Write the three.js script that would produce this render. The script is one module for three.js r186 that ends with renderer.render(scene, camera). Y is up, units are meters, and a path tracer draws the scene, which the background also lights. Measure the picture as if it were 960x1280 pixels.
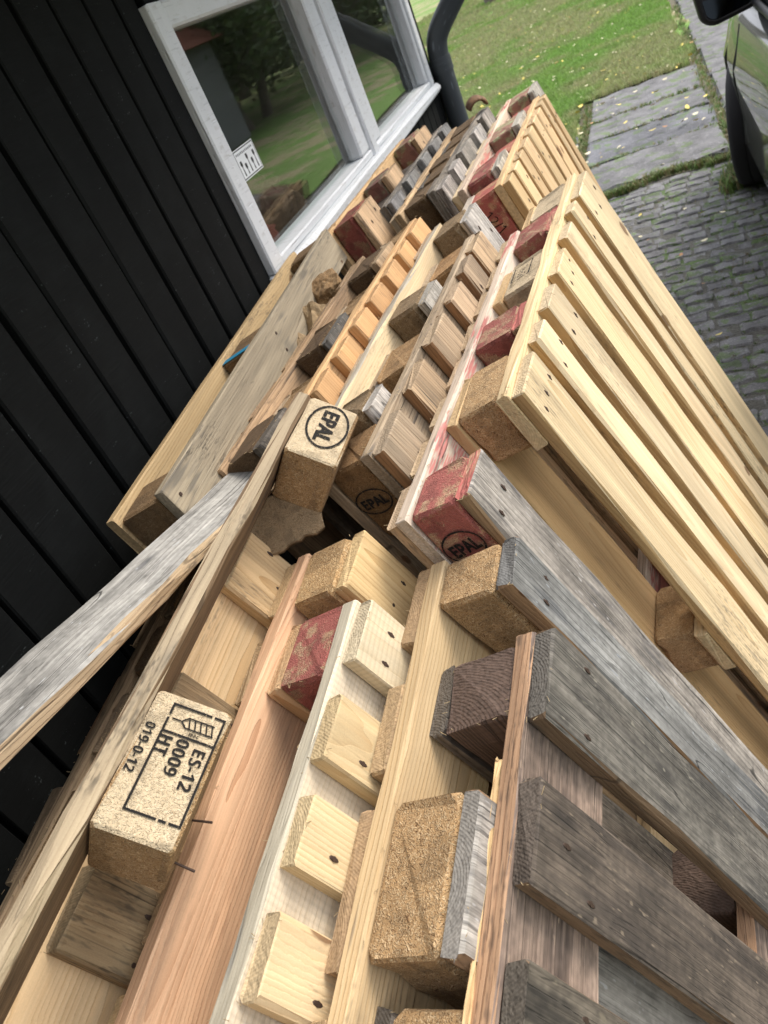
import * as THREE from 'three';
import { Brush, Evaluator, SUBTRACTION } from 'three-bvh-csg';
import { mergeGeometries } from 'three/addons/utils/BufferGeometryUtils.js';

// ------------------------------------------------------------------ camera, sky, sun, exposure
const EYE = 1.62;                                   // camera height over the paving
const scene = new THREE.Scene();
const renderer = new THREE.WebGLRenderer({ antialias: true });
renderer.toneMapping = THREE.LinearToneMapping;
renderer.toneMappingExposure = 2.28;
renderer.shadowMap.enabled = true;
const camera = new THREE.PerspectiveCamera(67.34, 768 / 1024, 0.02, 400);
camera.position.set(0, EYE, 0);
{
  const fwd = new THREE.Vector3(-0.4045267, -0.52895673, -0.74603145).normalize();
  const right = new THREE.Vector3(0.90038611, -0.37325377, -0.22357654).normalize();
  const up = new THREE.Vector3().crossVectors(right, fwd).normalize();
  camera.quaternion.setFromRotationMatrix(new THREE.Matrix4().makeBasis(right, up, fwd.clone().negate()));
}
camera.focus = 0.95; camera.userData.fStop = 11;
scene.add(camera);
const sunDir = new THREE.Vector3(0.42, 0.72, -0.55).normalize();
{
  // overcast sky: bright cloud layer, a little brighter overhead and softly round the hidden sun
  const w = 256, h = 128, d = new Float32Array(w * h * 4);
  for (let j = 0; j < h; j++) for (let i = 0; i < w; i++) {
    const th = (j + 0.5) / h * Math.PI - Math.PI / 2, ph = (i + 0.5) / w * 2 * Math.PI - Math.PI;
    const y = Math.sin(th), x = Math.cos(th) * Math.cos(ph), z = Math.cos(th) * Math.sin(ph);
    const el = Math.max(0, y);
    const c = 0.9 + 0.1 * Math.sin(3 * x + 2 * z + Math.sin(5 * z)) * Math.cos(4 * z - x);
    const m = Math.max(0, x * sunDir.x + y * sunDir.y + z * sunDir.z);
    const L = (0.46 + 0.6 * el) * c + 0.9 * Math.pow(m, 8);
    const k = (j * w + i) * 4;
    d[k] = L * 0.965; d[k + 1] = L * 0.99; d[k + 2] = L * 1.06; d[k + 3] = 1;
  }
  const t = new THREE.DataTexture(d, w, h, THREE.RGBAFormat, THREE.FloatType);
  t.mapping = THREE.EquirectangularReflectionMapping; t.magFilter = t.minFilter = THREE.LinearFilter; t.needsUpdate = true;
  scene.background = t; scene.environment = t;
}
const sun = new THREE.DirectionalLight(0xfff3e2, 1.5);
sun.position.copy(sunDir).multiplyScalar(30); sun.castShadow = true; sun.shadow.radius = 45;
sun.shadow.mapSize.set(2048, 2048);
Object.assign(sun.shadow.camera, { left: -15, right: 15, top: 15, bottom: -15, near: 1, far: 80 });
scene.add(sun); scene.add(sun.target);

// ------------------------------------------------------------------ helpers
let seed = 12345;
const rnd = () => { seed |= 0; seed = seed + 0x6D2B79F5 | 0; let t = Math.imul(seed ^ seed >>> 15, 1 | seed); t = t + Math.imul(t ^ t >>> 7, 61 | t) ^ t; return ((t ^ t >>> 14) >>> 0) / 4294967296; };
const rr = (a, b) => a + (b - a) * rnd();
const clamp = (v, a = 0, b = 1) => v < a ? a : v > b ? b : v;
const smooth = (a, b, v) => { const t = clamp((v - a) / (b - a)); return t * t * (3 - 2 * t); };
const P = (x, y, z) => new THREE.Vector3(x, y + EYE, z);          // a point given from the eye
function hash(i, j) { let h = Math.imul(i, 374761393) + Math.imul(j, 668265263) | 0; h = Math.imul(h ^ h >>> 13, 1274126177); return ((h ^ h >>> 16) >>> 0) / 4294967296; }
function noise(x, y) {
  const i = Math.floor(x), j = Math.floor(y), f = x - i, g = y - j, u = f * f * (3 - 2 * f), v = g * g * (3 - 2 * g);
  const a = hash(i, j), b = hash(i + 1, j), c = hash(i, j + 1), d = hash(i + 1, j + 1);
  return a + (b - a) * u + (c - a) * v + (a - b - c + d) * u * v;
}
const fbm = (x, y, n = 4) => { let s = 0, a = 0.5; for (let k = 0; k < n; k++) { s += a * noise(x, y); x = x * 2.03 + 17.1; y = y * 2.03 + 9.7; a *= 0.5; } return s / (1 - Math.pow(0.5, n)); };
const taken = {};
function numbered(n) { const k = taken[n] = (taken[n] ?? -1) + 1; return k ? `${n}_${String(k).padStart(3, '0')}` : n; }
function shade(o) { o.traverse(c => { if (c.isMesh) { c.castShadow = true; c.receiveShadow = true; } }); return o; }
function tag(o, label, category, group, kind) { o.userData.label = label; o.userData.category = category; if (group) o.userData.group = group; if (kind) o.userData.kind = kind; return o; }
function part(name, geo, mat, parent) { const m = new THREE.Mesh(geo, mat); m.name = name; m.castShadow = m.receiveShadow = true; parent.add(m); return m; }
function top(name, geo, mat) { return part(numbered(name), geo, mat, scene); }
function group(name, pos) { const g = new THREE.Group(); g.name = numbered(name); if (pos) g.position.copy(pos); scene.add(g); return g; }
function tex(px, w, h, srgb, rep) {
  const t = new THREE.DataTexture(px, w, h, THREE.RGBAFormat); t.magFilter = THREE.LinearFilter; t.minFilter = THREE.LinearMipmapLinearFilter; t.generateMipmaps = true;
  t.wrapS = t.wrapT = THREE.RepeatWrapping; if (srgb) t.colorSpace = THREE.SRGBColorSpace; t.needsUpdate = true; return t;
}
const s255 = v => { v = clamp(v); return 255 * (v <= 0.0031308 ? v * 12.92 : 1.055 * Math.pow(v, 1 / 2.4) - 0.055); };

// ------------------------------------------------------------------ wood: a sheet 0.32 m wide and 1.28 m long, with end grain on a strip beside it
const FW = 0.32, FL = 1.28, EW = 0.08, TW = FW + EW;
function wood(o) {
  const w = 720, h = 1440, fw = Math.round(w * FW / TW), px = new Uint8Array(w * h * 4), bp = new Uint8Array(w * h * 4);
  const s0 = o.seed * 31.7, knots = [];
  let sd = o.seed * 7919 + 13; const R = () => { sd = Math.imul(sd, 1103515245) + 12345 & 0x7fffffff; return sd / 0x7fffffff; };
  for (let k = 0; k < (o.knots ?? 5); k++) knots.push([R() * FW, R() * FL, 0.004 + R() * 0.008]);
  const A = o.a, B = o.b, S = o.stain ?? [0.1, 0.1, 0.1];
  for (let j = 0; j < h; j++) for (let i = 0; i < w; i++) {
    let x = i / w * TW, y = j / h * FL, c, bump, k = (j * w + i) * 4;
    if (i < fw) {
      let dx = 0, kn = 0;
      for (const q of knots) {
        const ax = (x - q[0]) / q[2], ay = (y - q[1]) / (q[2] * 1.7), r2 = (ax * ax + ay * ay) * (0.7 + 0.6 * noise(x * 160 + s0, y * 160));
        if (r2 < 90) { dx += Math.sign(ax || 1) * q[2] * 1.1 * Math.exp(-r2 / 12); kn = Math.max(kn, 1 - smooth(0.55, 1.5, r2)); }
      }
      const wv = (fbm(y * 1.7 + s0, x * 3 + s0, 3) - 0.5) * 0.05 + (noise(y * 0.9 + s0, 5) - 0.5) * 0.05;
      const q = x - dx - wv - 0.07 - 0.1 * Math.floor((x + 0.02) / 0.17), z0 = 0.004 + (o.cath ?? 0.05) * noise(y * 1.3 + s0, 3.3), dd = Math.sqrt(q * q + z0 * z0) + 0.006 * noise(y * 3 + s0, x * 20) + 0.0016 * noise(y * 22, x * 90 + s0);
      const ph = dd / (o.ring ?? 0.0055), fr = ph - Math.floor(ph), ring = Math.pow(fr, 2.5) * (0.55 + 0.45 * hash(Math.floor(ph), 7));
      const fib = noise(x * 1300 + s0, y * 26) * 0.45 + noise(x * 620 + s0, y * 11) * 0.35 + noise(x * 240, y * 5 + s0) * 0.3 - 0.55;
      let m = clamp(ring * (o.contrast ?? 0.5) + fib * (o.fibre ?? 0.35) + 0.15);
      let v = 1 + (fbm(x * 9 + s0, y * 3, 3) - 0.5) * (o.patch ?? 0.25) + (fbm(x * 60 + s0, y * 4 + 7, 3) - 0.5) * (o.streak ?? 0.3) * 0.9 + (hash(i + o.seed * 991, j) - 0.5) * 0.12;
      c = [0, 1, 2].map(n => (A[n] * (1 - m) + B[n] * m) * v);
      const st = smooth(1 - (o.stained ?? 0.2), 1.02 - (o.stained ?? 0.2) * 0.5, fbm(x * 22 + s0 * 2, y * 7 + s0, 4) * 0.75 + noise(x * 220, y * 18) * 0.3) * 0.75;
      for (let n = 0; n < 3; n++) c[n] = c[n] * (1 - st) + S[n] * st;
      if (o.paint) { const pt = smooth(o.paintAt ?? 0.5, (o.paintAt ?? 0.5) + 0.08, fbm(x * 14 + 40, y * 6 + s0, 4) * 0.85 + noise(x * 500, y * 60) * 0.15); for (let n = 0; n < 3; n++) c[n] = c[n] * (1 - pt) + o.paint[n] * pt * (0.9 + 0.2 * fib); }
      if (o.blotch) { const bl = (fbm(x * 38 + s0, y * 30, 4) - 0.5) * 1.1 + (noise(x * 240, y * 170 + s0) - 0.5) * 0.5; for (let n = 0; n < 3; n++) c[n] *= 1 + bl * o.blotch; }
      if (o.mould) { const mk = smooth(0.52, 0.68, fbm(x * 9 + s0 * 3, y * 5 + 2, 3)) * smooth(0.46, 0.86, noise(x * 330 + s0, y * 42) * 0.45 + noise(x * 700, y * 160) * 0.35 + noise(x * 90, y * 60) * 0.2) * o.mould * 0.8; for (let n = 0; n < 3; n++) c[n] = c[n] * (1 - mk) + [0.055, 0.05, 0.045][n] * mk; }
      if (o.flecks) { const f2 = smooth(0.79, 0.90, noise(x * 210 + 9, y * 55 + s0) * 0.6 + noise(x * 420, y * 130) * 0.4); for (let n = 0; n < 3; n++) c[n] = c[n] * (1 - f2) + o.flecks[n] * f2; }
      if (o.saw) { const sw = Math.pow(0.5 + 0.5 * Math.sin((y + (x - 0.1) * (x - 0.1) * 0.3) * 2 * Math.PI / 0.0075 + 3 * noise(y * 9, 1)), 2) * (0.5 + 0.5 * noise(y * 30, 2)); for (let n = 0; n < 3; n++) c[n] *= 1 - o.saw * 0.16 * sw; m += sw * 0.3 * o.saw; }
      if (kn > 0) { const kd = 1.35 - 0.7 * smooth(0.1, 0.6, kn) + 0.45 * smooth(0.6, 1, kn) * noise(x * 400, y * 400); for (let n = 0; n < 3; n++) c[n] = c[n] * (1 - kn * 0.8) + [0.16, 0.075, 0.03][n] * kd * (o.knotTone ?? 1) * kn * 0.8; }
      const ck = o.checks ? Math.max(smooth(0.95, 0.99, 1 - Math.abs(2 * noise(x * 75 + s0, y * 2.4 + s0 + 0.4 * noise(x * 30, y * 14)) - 1)) * smooth(0.35, 0.6, noise(x * 14 + 4, y * 7 + s0)), 0.6 * smooth(0.93, 0.99, 1 - Math.abs(2 * noise(x * 260 + s0, y * 5 + s0) - 1)) * smooth(0.3, 0.6, noise(x * 30 + 9, y * 12 + s0))) : 0;
      for (let n = 0; n < 3; n++) c[n] *= 1 - 0.75 * ck * (o.checks ?? 0);
      bump = clamp(0.6 - 0.5 * m * (o.rough ?? 1) + fib * 0.3 - ck * 0.5 - kn * 0.1);
    } else {
      const u = x - FW, q = Math.hypot(u - 0.04 + 0.05, (y % 0.2) - 0.1 + 0.004 * noise(u * 60, y * 40));
      const ph = q / 0.0032, fr = ph - Math.floor(ph), ring = Math.pow(fr, 1.8);
      const v = 0.9 + (noise(u * 300, y * 300) - 0.5) * 0.35 + (fbm(u * 30, y * 12 + s0, 3) - 0.5) * 0.4;
      c = [0, 1, 2].map(n => (A[n] * (1 - ring * 0.5) + B[n] * ring * 0.5) * v * (o.end ?? 0.85));
      bump = clamp(0.5 - 0.25 * ring + (noise(u * 500, y * 500) - 0.5) * 0.5);
    }
    px[k] = s255(c[0]); px[k + 1] = s255(c[1]); px[k + 2] = s255(c[2]); px[k + 3] = 255;
    bp[k] = bp[k + 1] = bp[k + 2] = 255 * bump; bp[k + 3] = 255;
  }
  return { map: tex(px, w, h, true), bumpMap: tex(bp, w, h, false) };
}
const WT = {
  pine: wood({ seed: 1, a: [0.66, 0.535, 0.345], b: [0.46, 0.315, 0.155], contrast: 0.65, fibre: 0.5, stained: 0.24, stain: [0.26, 0.215, 0.16], knots: 4, patch: 0.42, streak: 0.5, mould: 0.75 }),
  clear: wood({ seed: 11, a: [0.64, 0.525, 0.345], b: [0.50, 0.35, 0.19], contrast: 0.5, fibre: 0.6, stained: 0.26, stain: [0.36, 0.29, 0.20], knots: 3, patch: 0.5, streak: 0.6, mould: 0.6, ring: 0.004, cath: 0.09 }),
  white: wood({ seed: 2, a: [0.60, 0.53, 0.41], b: [0.44, 0.35, 0.23], contrast: 0.45, fibre: 0.3, stained: 0.24, stain: [0.3, 0.27, 0.22], knots: 3, saw: 0.9, patch: 0.3, streak: 0.4, mould: 0.4 }),
  orange: wood({ seed: 3, a: [0.62, 0.40, 0.245], b: [0.34, 0.165, 0.08], contrast: 0.55, fibre: 0.6, stained: 0.26, stain: [0.30, 0.17, 0.10], knots: 3, ring: 0.0042, streak: 0.8, mould: 0.25, cath: 0.12, patch: 0.5 }),
  grey: wood({ seed: 4, a: [0.150, 0.135, 0.115], b: [0.05, 0.04, 0.032], contrast: 0.4, fibre: 1.1, stained: 0.5, stain: [0.045, 0.04, 0.036], knots: 1, patch: 0.9, checks: 0.8, knotTone: 0.5, streak: 0.7, mould: 0.9, flecks: [0.2, 0.18, 0.145], blotch: 0.9 }),
  tan: wood({ seed: 5, a: [0.49, 0.38, 0.255], b: [0.25, 0.165, 0.095], contrast: 0.6, fibre: 0.8, stained: 0.36, stain: [0.12, 0.105, 0.09], knots: 4, patch: 0.65, checks: 0.7, streak: 1.1, mould: 0.8 }),
  silver: wood({ seed: 6, a: [0.33, 0.315, 0.29], b: [0.12, 0.11, 0.10], contrast: 0.55, fibre: 1.0, stained: 0.36, stain: [0.10, 0.10, 0.105], knots: 2, patch: 0.9, checks: 1, ring: 0.009, streak: 1.3, knotTone: 0.7, mould: 0.6, flecks: [0.42, 0.42, 0.42], blotch: 0.6 }),
  mouldy: wood({ seed: 9, a: [0.46, 0.42, 0.34], b: [0.30, 0.255, 0.19], contrast: 0.45, fibre: 0.7, stained: 0.42, stain: [0.17, 0.165, 0.155], knots: 2, patch: 0.6, streak: 0.8, mould: 1, checks: 0.4 }),
  dark: wood({ seed: 7, a: [0.085, 0.065, 0.052], b: [0.026, 0.02, 0.016], contrast: 0.9, fibre: 0.9, stained: 0.25, stain: [0.03, 0.027, 0.024], knots: 1, checks: 1, ring: 0.004, saw: 0.9, streak: 1 }),
  pinkish: wood({ seed: 8, a: [0.62, 0.54, 0.45], b: [0.42, 0.32, 0.245], contrast: 0.4, fibre: 0.6, stained: 0.27, stain: [0.14, 0.125, 0.11], knots: 2, paint: [0.52, 0.21, 0.19], paintAt: 0.6, patch: 0.4, checks: 0.6, streak: 0.8, mould: 0.7 }),
};
const matCache = {};
function M(kind, tint = [1, 1, 1], rough = 0.82) {
  const k = kind + tint.join() + rough;
  if (matCache[k]) return matCache[k];
  const m = new THREE.MeshStandardMaterial({ map: WT[kind].map, bumpMap: WT[kind].bumpMap, bumpScale: kind === 'grey' || kind === 'dark' ? 0.0022 : 0.0014, roughness: rough });
  m.color.setRGB(...tint); m.name = kind + '_wood';
  return matCache[k] = m;
}
// chipboard of the spacer blocks: pressed fibres
function chips(seedN, base, lightC, darkC, paint) {
  const w = 512, px = new Uint8Array(w * w * 4), bp = new Uint8Array(w * w * 4), col = new Float32Array(w * w * 3), bu = new Float32Array(w * w);
  let sd = seedN; const R = () => { sd = Math.imul(sd, 1103515245) + 12345 & 0x7fffffff; return sd / 0x7fffffff; };
  for (let j = 0; j < w; j++) for (let i = 0; i < w; i++) { const v = 0.85 + 0.3 * fbm(i / 50, j / 50, 3); for (let n = 0; n < 3; n++) col[(j * w + i) * 3 + n] = base[n] * v; bu[j * w + i] = 0.4; }
  for (let k = 0; k < 17000; k++) {
    const x = R() * w, y = R() * w, a = R() * Math.PI, huge = R() < 0.04, L = huge ? 7 + R() * 13 : 1.5 + R() * R() * 12, wd = huge ? 1.5 + R() * 2.5 : 0.7 + R() * 1.0, t = R();
    const C = t < 0.5 ? lightC : t < 0.8 ? base : darkC, al = 0.25 + 0.55 * R(), hb = 0.2 + 0.7 * R();
    for (let s = 0; s < L; s += 0.7) for (let q = -wd / 2; q <= wd / 2; q += 0.7) {
      const i = Math.floor(x + s * Math.cos(a) - q * Math.sin(a)) & 511, j = Math.floor(y + s * Math.sin(a) + q * Math.cos(a)) & 511, kk = j * w + i;
      for (let n = 0; n < 3; n++) col[kk * 3 + n] += (C[n] - col[kk * 3 + n]) * al; bu[kk] += (hb - bu[kk]) * 0.6;
    }
  }
  for (let k = 0; k < w * w; k++) { const ix = k % w, iy = (k / w) | 0, damp = smooth(0.52, 0.7, fbm(ix / 70 + seedN, iy / 70, 4)) * 0.25, g = (0.9 + 0.2 * hash(k, 3)) * (1 - damp); if (paint) { const pm = smooth(0.37, 0.56, fbm(ix / 60 + 5, iy / 60, 4) * 0.75 + bu[k] * 0.35) * (0.75 + 0.25 * hash(k, 8)); for (let n = 0; n < 3; n++) col[k * 3 + n] = col[k * 3 + n] * (1 - pm) + paint[n] * (0.6 + 0.8 * bu[k]) * pm; } for (let n = 0; n < 3; n++) px[k * 4 + n] = s255(col[k * 3 + n] * g); px[k * 4 + 3] = 255; bp[k * 4] = bp[k * 4 + 1] = bp[k * 4 + 2] = 255 * clamp(bu[k]); bp[k * 4 + 3] = 255; }
  return { map: tex(px, w, w, true), bumpMap: tex(bp, w, w, false) };
}
const CT = {
  chip: chips(77, [0.36, 0.225, 0.105], [0.56, 0.41, 0.24], [0.16, 0.085, 0.035]),
  pale: chips(99, [0.50, 0.395, 0.255], [0.60, 0.495, 0.34], [0.38, 0.28, 0.17]),
  red: chips(123, [0.36, 0.22, 0.13], [0.56, 0.42, 0.28], [0.13, 0.06, 0.04], [0.34, 0.088, 0.08]),
};
function C(kind, tint = [1, 1, 1]) {
  const k = 'c' + kind + tint.join();
  if (matCache[k]) return matCache[k];
  const m = new THREE.MeshStandardMaterial({ map: CT[kind].map, bumpMap: CT[kind].bumpMap, bumpScale: 0.003, roughness: 0.95 });
  m.color.setRGB(...tint); m.name = kind + '_chipboard';
  return matCache[k] = m;
}
const isChip = k => k in CT;
const mat1 = (k, t) => isChip(k) ? C(k, t) : M(k, t);
// a weathered piece shows another wood on its sheltered sides, new slats painted shade: [face], side, end
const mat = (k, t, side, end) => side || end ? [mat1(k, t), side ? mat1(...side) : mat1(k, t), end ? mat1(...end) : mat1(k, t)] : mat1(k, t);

// a sawn piece: size along x, y, z; `grain` is the axis the fibres follow; edges broken, faces slightly out of true
function piece(size, grain, o = {}) {
  const g = grain, a = (g + 1) % 3, b = (g + 2) % 3, L = size[g], A = size[a] / 2, B = size[b] / 2;
  const ch = Math.min(o.ch ?? 0.002, A * 0.6, B * 0.6), seg = o.seg ?? 4, jit = o.jit ?? 0.0015;
  const prof = (ca, cb, k) => [[-ca + k, -cb], [ca - k, -cb], [ca, -cb + k], [ca, cb - k], [ca - k, cb], [-ca + k, cb], [-ca, cb - k], [-ca, -cb + k]];
  const rings = [], ts = [-L / 2, -L / 2 + ch];
  for (let i = 1; i < seg; i++) ts.push(-L / 2 + L * i / seg);
  ts.push(L / 2 - ch, L / 2);
  const bow = o.bow ?? rr(-1, 1) * 0.0018, tw = rr(-1, 1) * 0.0008;
  ts.forEach((t, i) => {
    const end = i === 0 || i === ts.length - 1, k = end ? ch * 0.5 : 0, u = t / (L / 2);
    rings.push(prof(A - k, B - k, ch * (end ? rr(0.9, 1.3) : rnd() < 0.22 ? rr(1.5, 2.6) : rr(0.6, 1.4))).map(p => {
      const v = [0, 0, 0];
      v[g] = t + (end ? (Math.abs(p[0]) / A * 0 + rr(-1, 1) * jit * 0.8) : 0);
      v[a] = p[0] + rr(-1, 1) * jit * 0.5 + tw * u * Math.sign(p[1]); v[b] = p[1] + rr(-1, 1) * jit * 0.5 + bow * (1 - u * u);
      return v;
    }));
  });
  const pos = [[], [], []], uv = [[], [], []], chip = o.chip, ou = o.chip ? rnd() : rr(0.002, Math.max(0.003, FW - 2 * Math.max(A, B) - 0.004)), ov = o.chip ? rnd() : rr(0, Math.max(0.001, FL - L - 0.01)), flip = rnd() < 0.5 ? -1 : 1;
  const eu = rr(0.004, 0.02), ev = rr(0.05, 1);
  const va = new THREE.Vector3(), vb = new THREE.Vector3(), vc = new THREE.Vector3();
  const tri = (p, q, r, cap) => {
        va.set(...q).sub(vc.set(...p)); vb.set(...r).sub(vc); va.cross(vb); const n = [Math.abs(va.x), Math.abs(va.y), Math.abs(va.z)], big = n[0] >= n[1] && n[0] >= n[2] ? 0 : n[1] >= n[2] ? 1 : 2, thin = o.thin ?? 0, slot = big === g ? 2 : big === thin ? 0 : 1, U = uv[slot]; pos[slot].push(...p, ...q, ...r);
    for (const v of [p, q, r]) {
      if (chip) { const ax = n[0] >= n[1] && n[0] >= n[2] ? 0 : n[1] >= n[2] ? 1 : 2; const tl = o.tile ?? 0.17; U.push(v[(ax + 1) % 3] / tl + ou + ax * 0.31, v[(ax + 2) % 3] / tl + ov); }
      else if (cap) { const [ta, tb] = A < B ? [v[a], v[b]] : [v[b], v[a]]; U.push((FW + eu + (ta + Math.min(A, B)) * Math.min(1, 0.05 / Math.max(0.01, 2 * Math.min(A, B)))) / TW, (ev + tb) / FL); }
      else { const acr = n[a] > n[b] ? v[b] + B : v[a] + A; U.push((ou + acr) / TW, (ov + (flip * v[g] + L / 2)) / FL); }
    }
  };
  for (let i = 0; i + 1 < rings.length; i++) for (let k = 0; k < 8; k++) {
    const p = rings[i][k], q = rings[i][(k + 1) % 8], r = rings[i + 1][(k + 1) % 8], s = rings[i + 1][k];
    tri(p, q, r, false); tri(p, r, s, false);
  }
  for (let k = 1; k < 7; k++) { const e = rings[rings.length - 1], s = rings[0]; tri(s[0], s[k + 1], s[k], true); tri(e[0], e[k], e[k + 1], true); }
  const geo = new THREE.BufferGeometry();
  geo.setAttribute('position', new THREE.Float32BufferAttribute(pos.flat(), 3)); geo.setAttribute('uv', new THREE.Float32BufferAttribute(uv.flat(), 2));
  if (o.groups) { let st = 0; pos.forEach((q, i) => { geo.addGroup(st, q.length / 3, i); st += q.length / 3; }); }
  geo.computeVertexNormals(); return geo;
}
// nail heads in rusty pits, one small disc and a stain lens each
const nailMat = new THREE.MeshStandardMaterial({ roughness: 0.6, metalness: 0.5 }); nailMat.color.setRGB(0.075, 0.048, 0.036); nailMat.name = 'rusty_nail';
const headGeo = new THREE.CylinderGeometry(0.0026, 0.0028, 0.0014, 8).rotateZ(Math.PI / 2);
const pitGeo = new THREE.SphereGeometry(0.0036, 8, 4).scale(0.12, 1.9, 0.72);
function stampTexture(draw, w, h) {
  const cv = document.createElement('canvas'); cv.width = w; cv.height = h; const x = cv.getContext('2d');
  x.clearRect(0, 0, w, h); x.strokeStyle = x.fillStyle = '#15120f'; x.lineWidth = 6; x.lineCap = 'round'; draw(x, w, h); for (let i = 0; i < 700; i++) { const a = hash(i, 41) * w, b = hash(i, 77) * h, q = 1 + 3.2 * hash(i, 5) * hash(i, 9); x.clearRect(a, b, q, q); }
  const t = new THREE.CanvasTexture(cv); t.colorSpace = THREE.SRGBColorSpace; return t;
}
function stampMat(draw, w, h, rgb) { const m = new THREE.MeshStandardMaterial({ map: stampTexture(draw, w, h), transparent: true, alphaTest: 0.4, roughness: 0.95 }); m.name = 'branded_mark'; if (rgb) m.color.setRGB(...rgb); return m; }
const oval = (txt) => (x, w, h) => {
  x.lineWidth = 9; x.beginPath(); x.ellipse(w / 2, h / 2, w * 0.46, h * 0.45, 0, 0, 7); x.stroke();
  x.font = `${Math.round(h * 0.46)}px sans-serif`; x.textAlign = 'center'; x.textBaseline = 'middle'; x.lineWidth = 7; x.strokeText(txt, w / 2, h * 0.52, w * 0.74); x.fillText(txt, w / 2, h * 0.52, w * 0.74);
};
const SM = {
  epal: stampMat(oval('EPAL'), 256, 176), worn: stampMat(oval('EPAL'), 256, 176),
  number: stampMat((x, w, h) => { x.font = '84px sans-serif'; x.textBaseline = 'middle'; x.fillText('12/1', 8, h / 2); }, 200, 110),
  plate: stampMat((x, w, h) => { x.lineWidth = 7; x.strokeRect(8, 8, w - 16, h - 16); x.font = '54px sans-serif'; x.textBaseline = 'middle'; x.fillText('EPAL', 30, h / 2 + 4); }, 200, 100),
  es: stampMat((x, w, h) => {
    x.lineWidth = 9; x.lineCap = 'butt'; x.strokeRect(24, 16, 440, 216); x.beginPath(); x.moveTo(142, 16); x.lineTo(142, 232); x.stroke();
    x.clearRect(70, 225, 14, 14); x.clearRect(455, 60, 16, 10); x.clearRect(455, 100, 16, 8); x.clearRect(30, 60, -14, 10);
    x.font = 'bold 70px sans-serif'; x.textBaseline = 'middle'; x.fillText('ES-12', 166, 62); x.fillText('0009', 150, 136); x.fillText('HT', 152, 204);
    x.font = 'bold 54px sans-serif'; x.fillText('019-0-12', 126, 282);
    x.lineWidth = 6; x.beginPath(); x.moveTo(84, 216); x.lineTo(84, 176); x.moveTo(60, 150); x.lineTo(84, 176); x.lineTo(108, 150); x.stroke();
    for (let k = 0; k < 5; k++) { x.beginPath(); x.moveTo(62, 150 - k * 24); x.lineTo(106, 136 - k * 24); x.stroke(); }
    x.beginPath(); x.moveTo(62, 152); x.lineTo(62, 44); x.moveTo(106, 150); x.lineTo(106, 36); x.stroke();
    x.font = 'bold 20px sans-serif'; x.save(); x.translate(124, 130); x.rotate(-Math.PI / 2); x.fillText('IPPC', 0, 0); x.restore();
  }, 500, 320),
};

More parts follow.
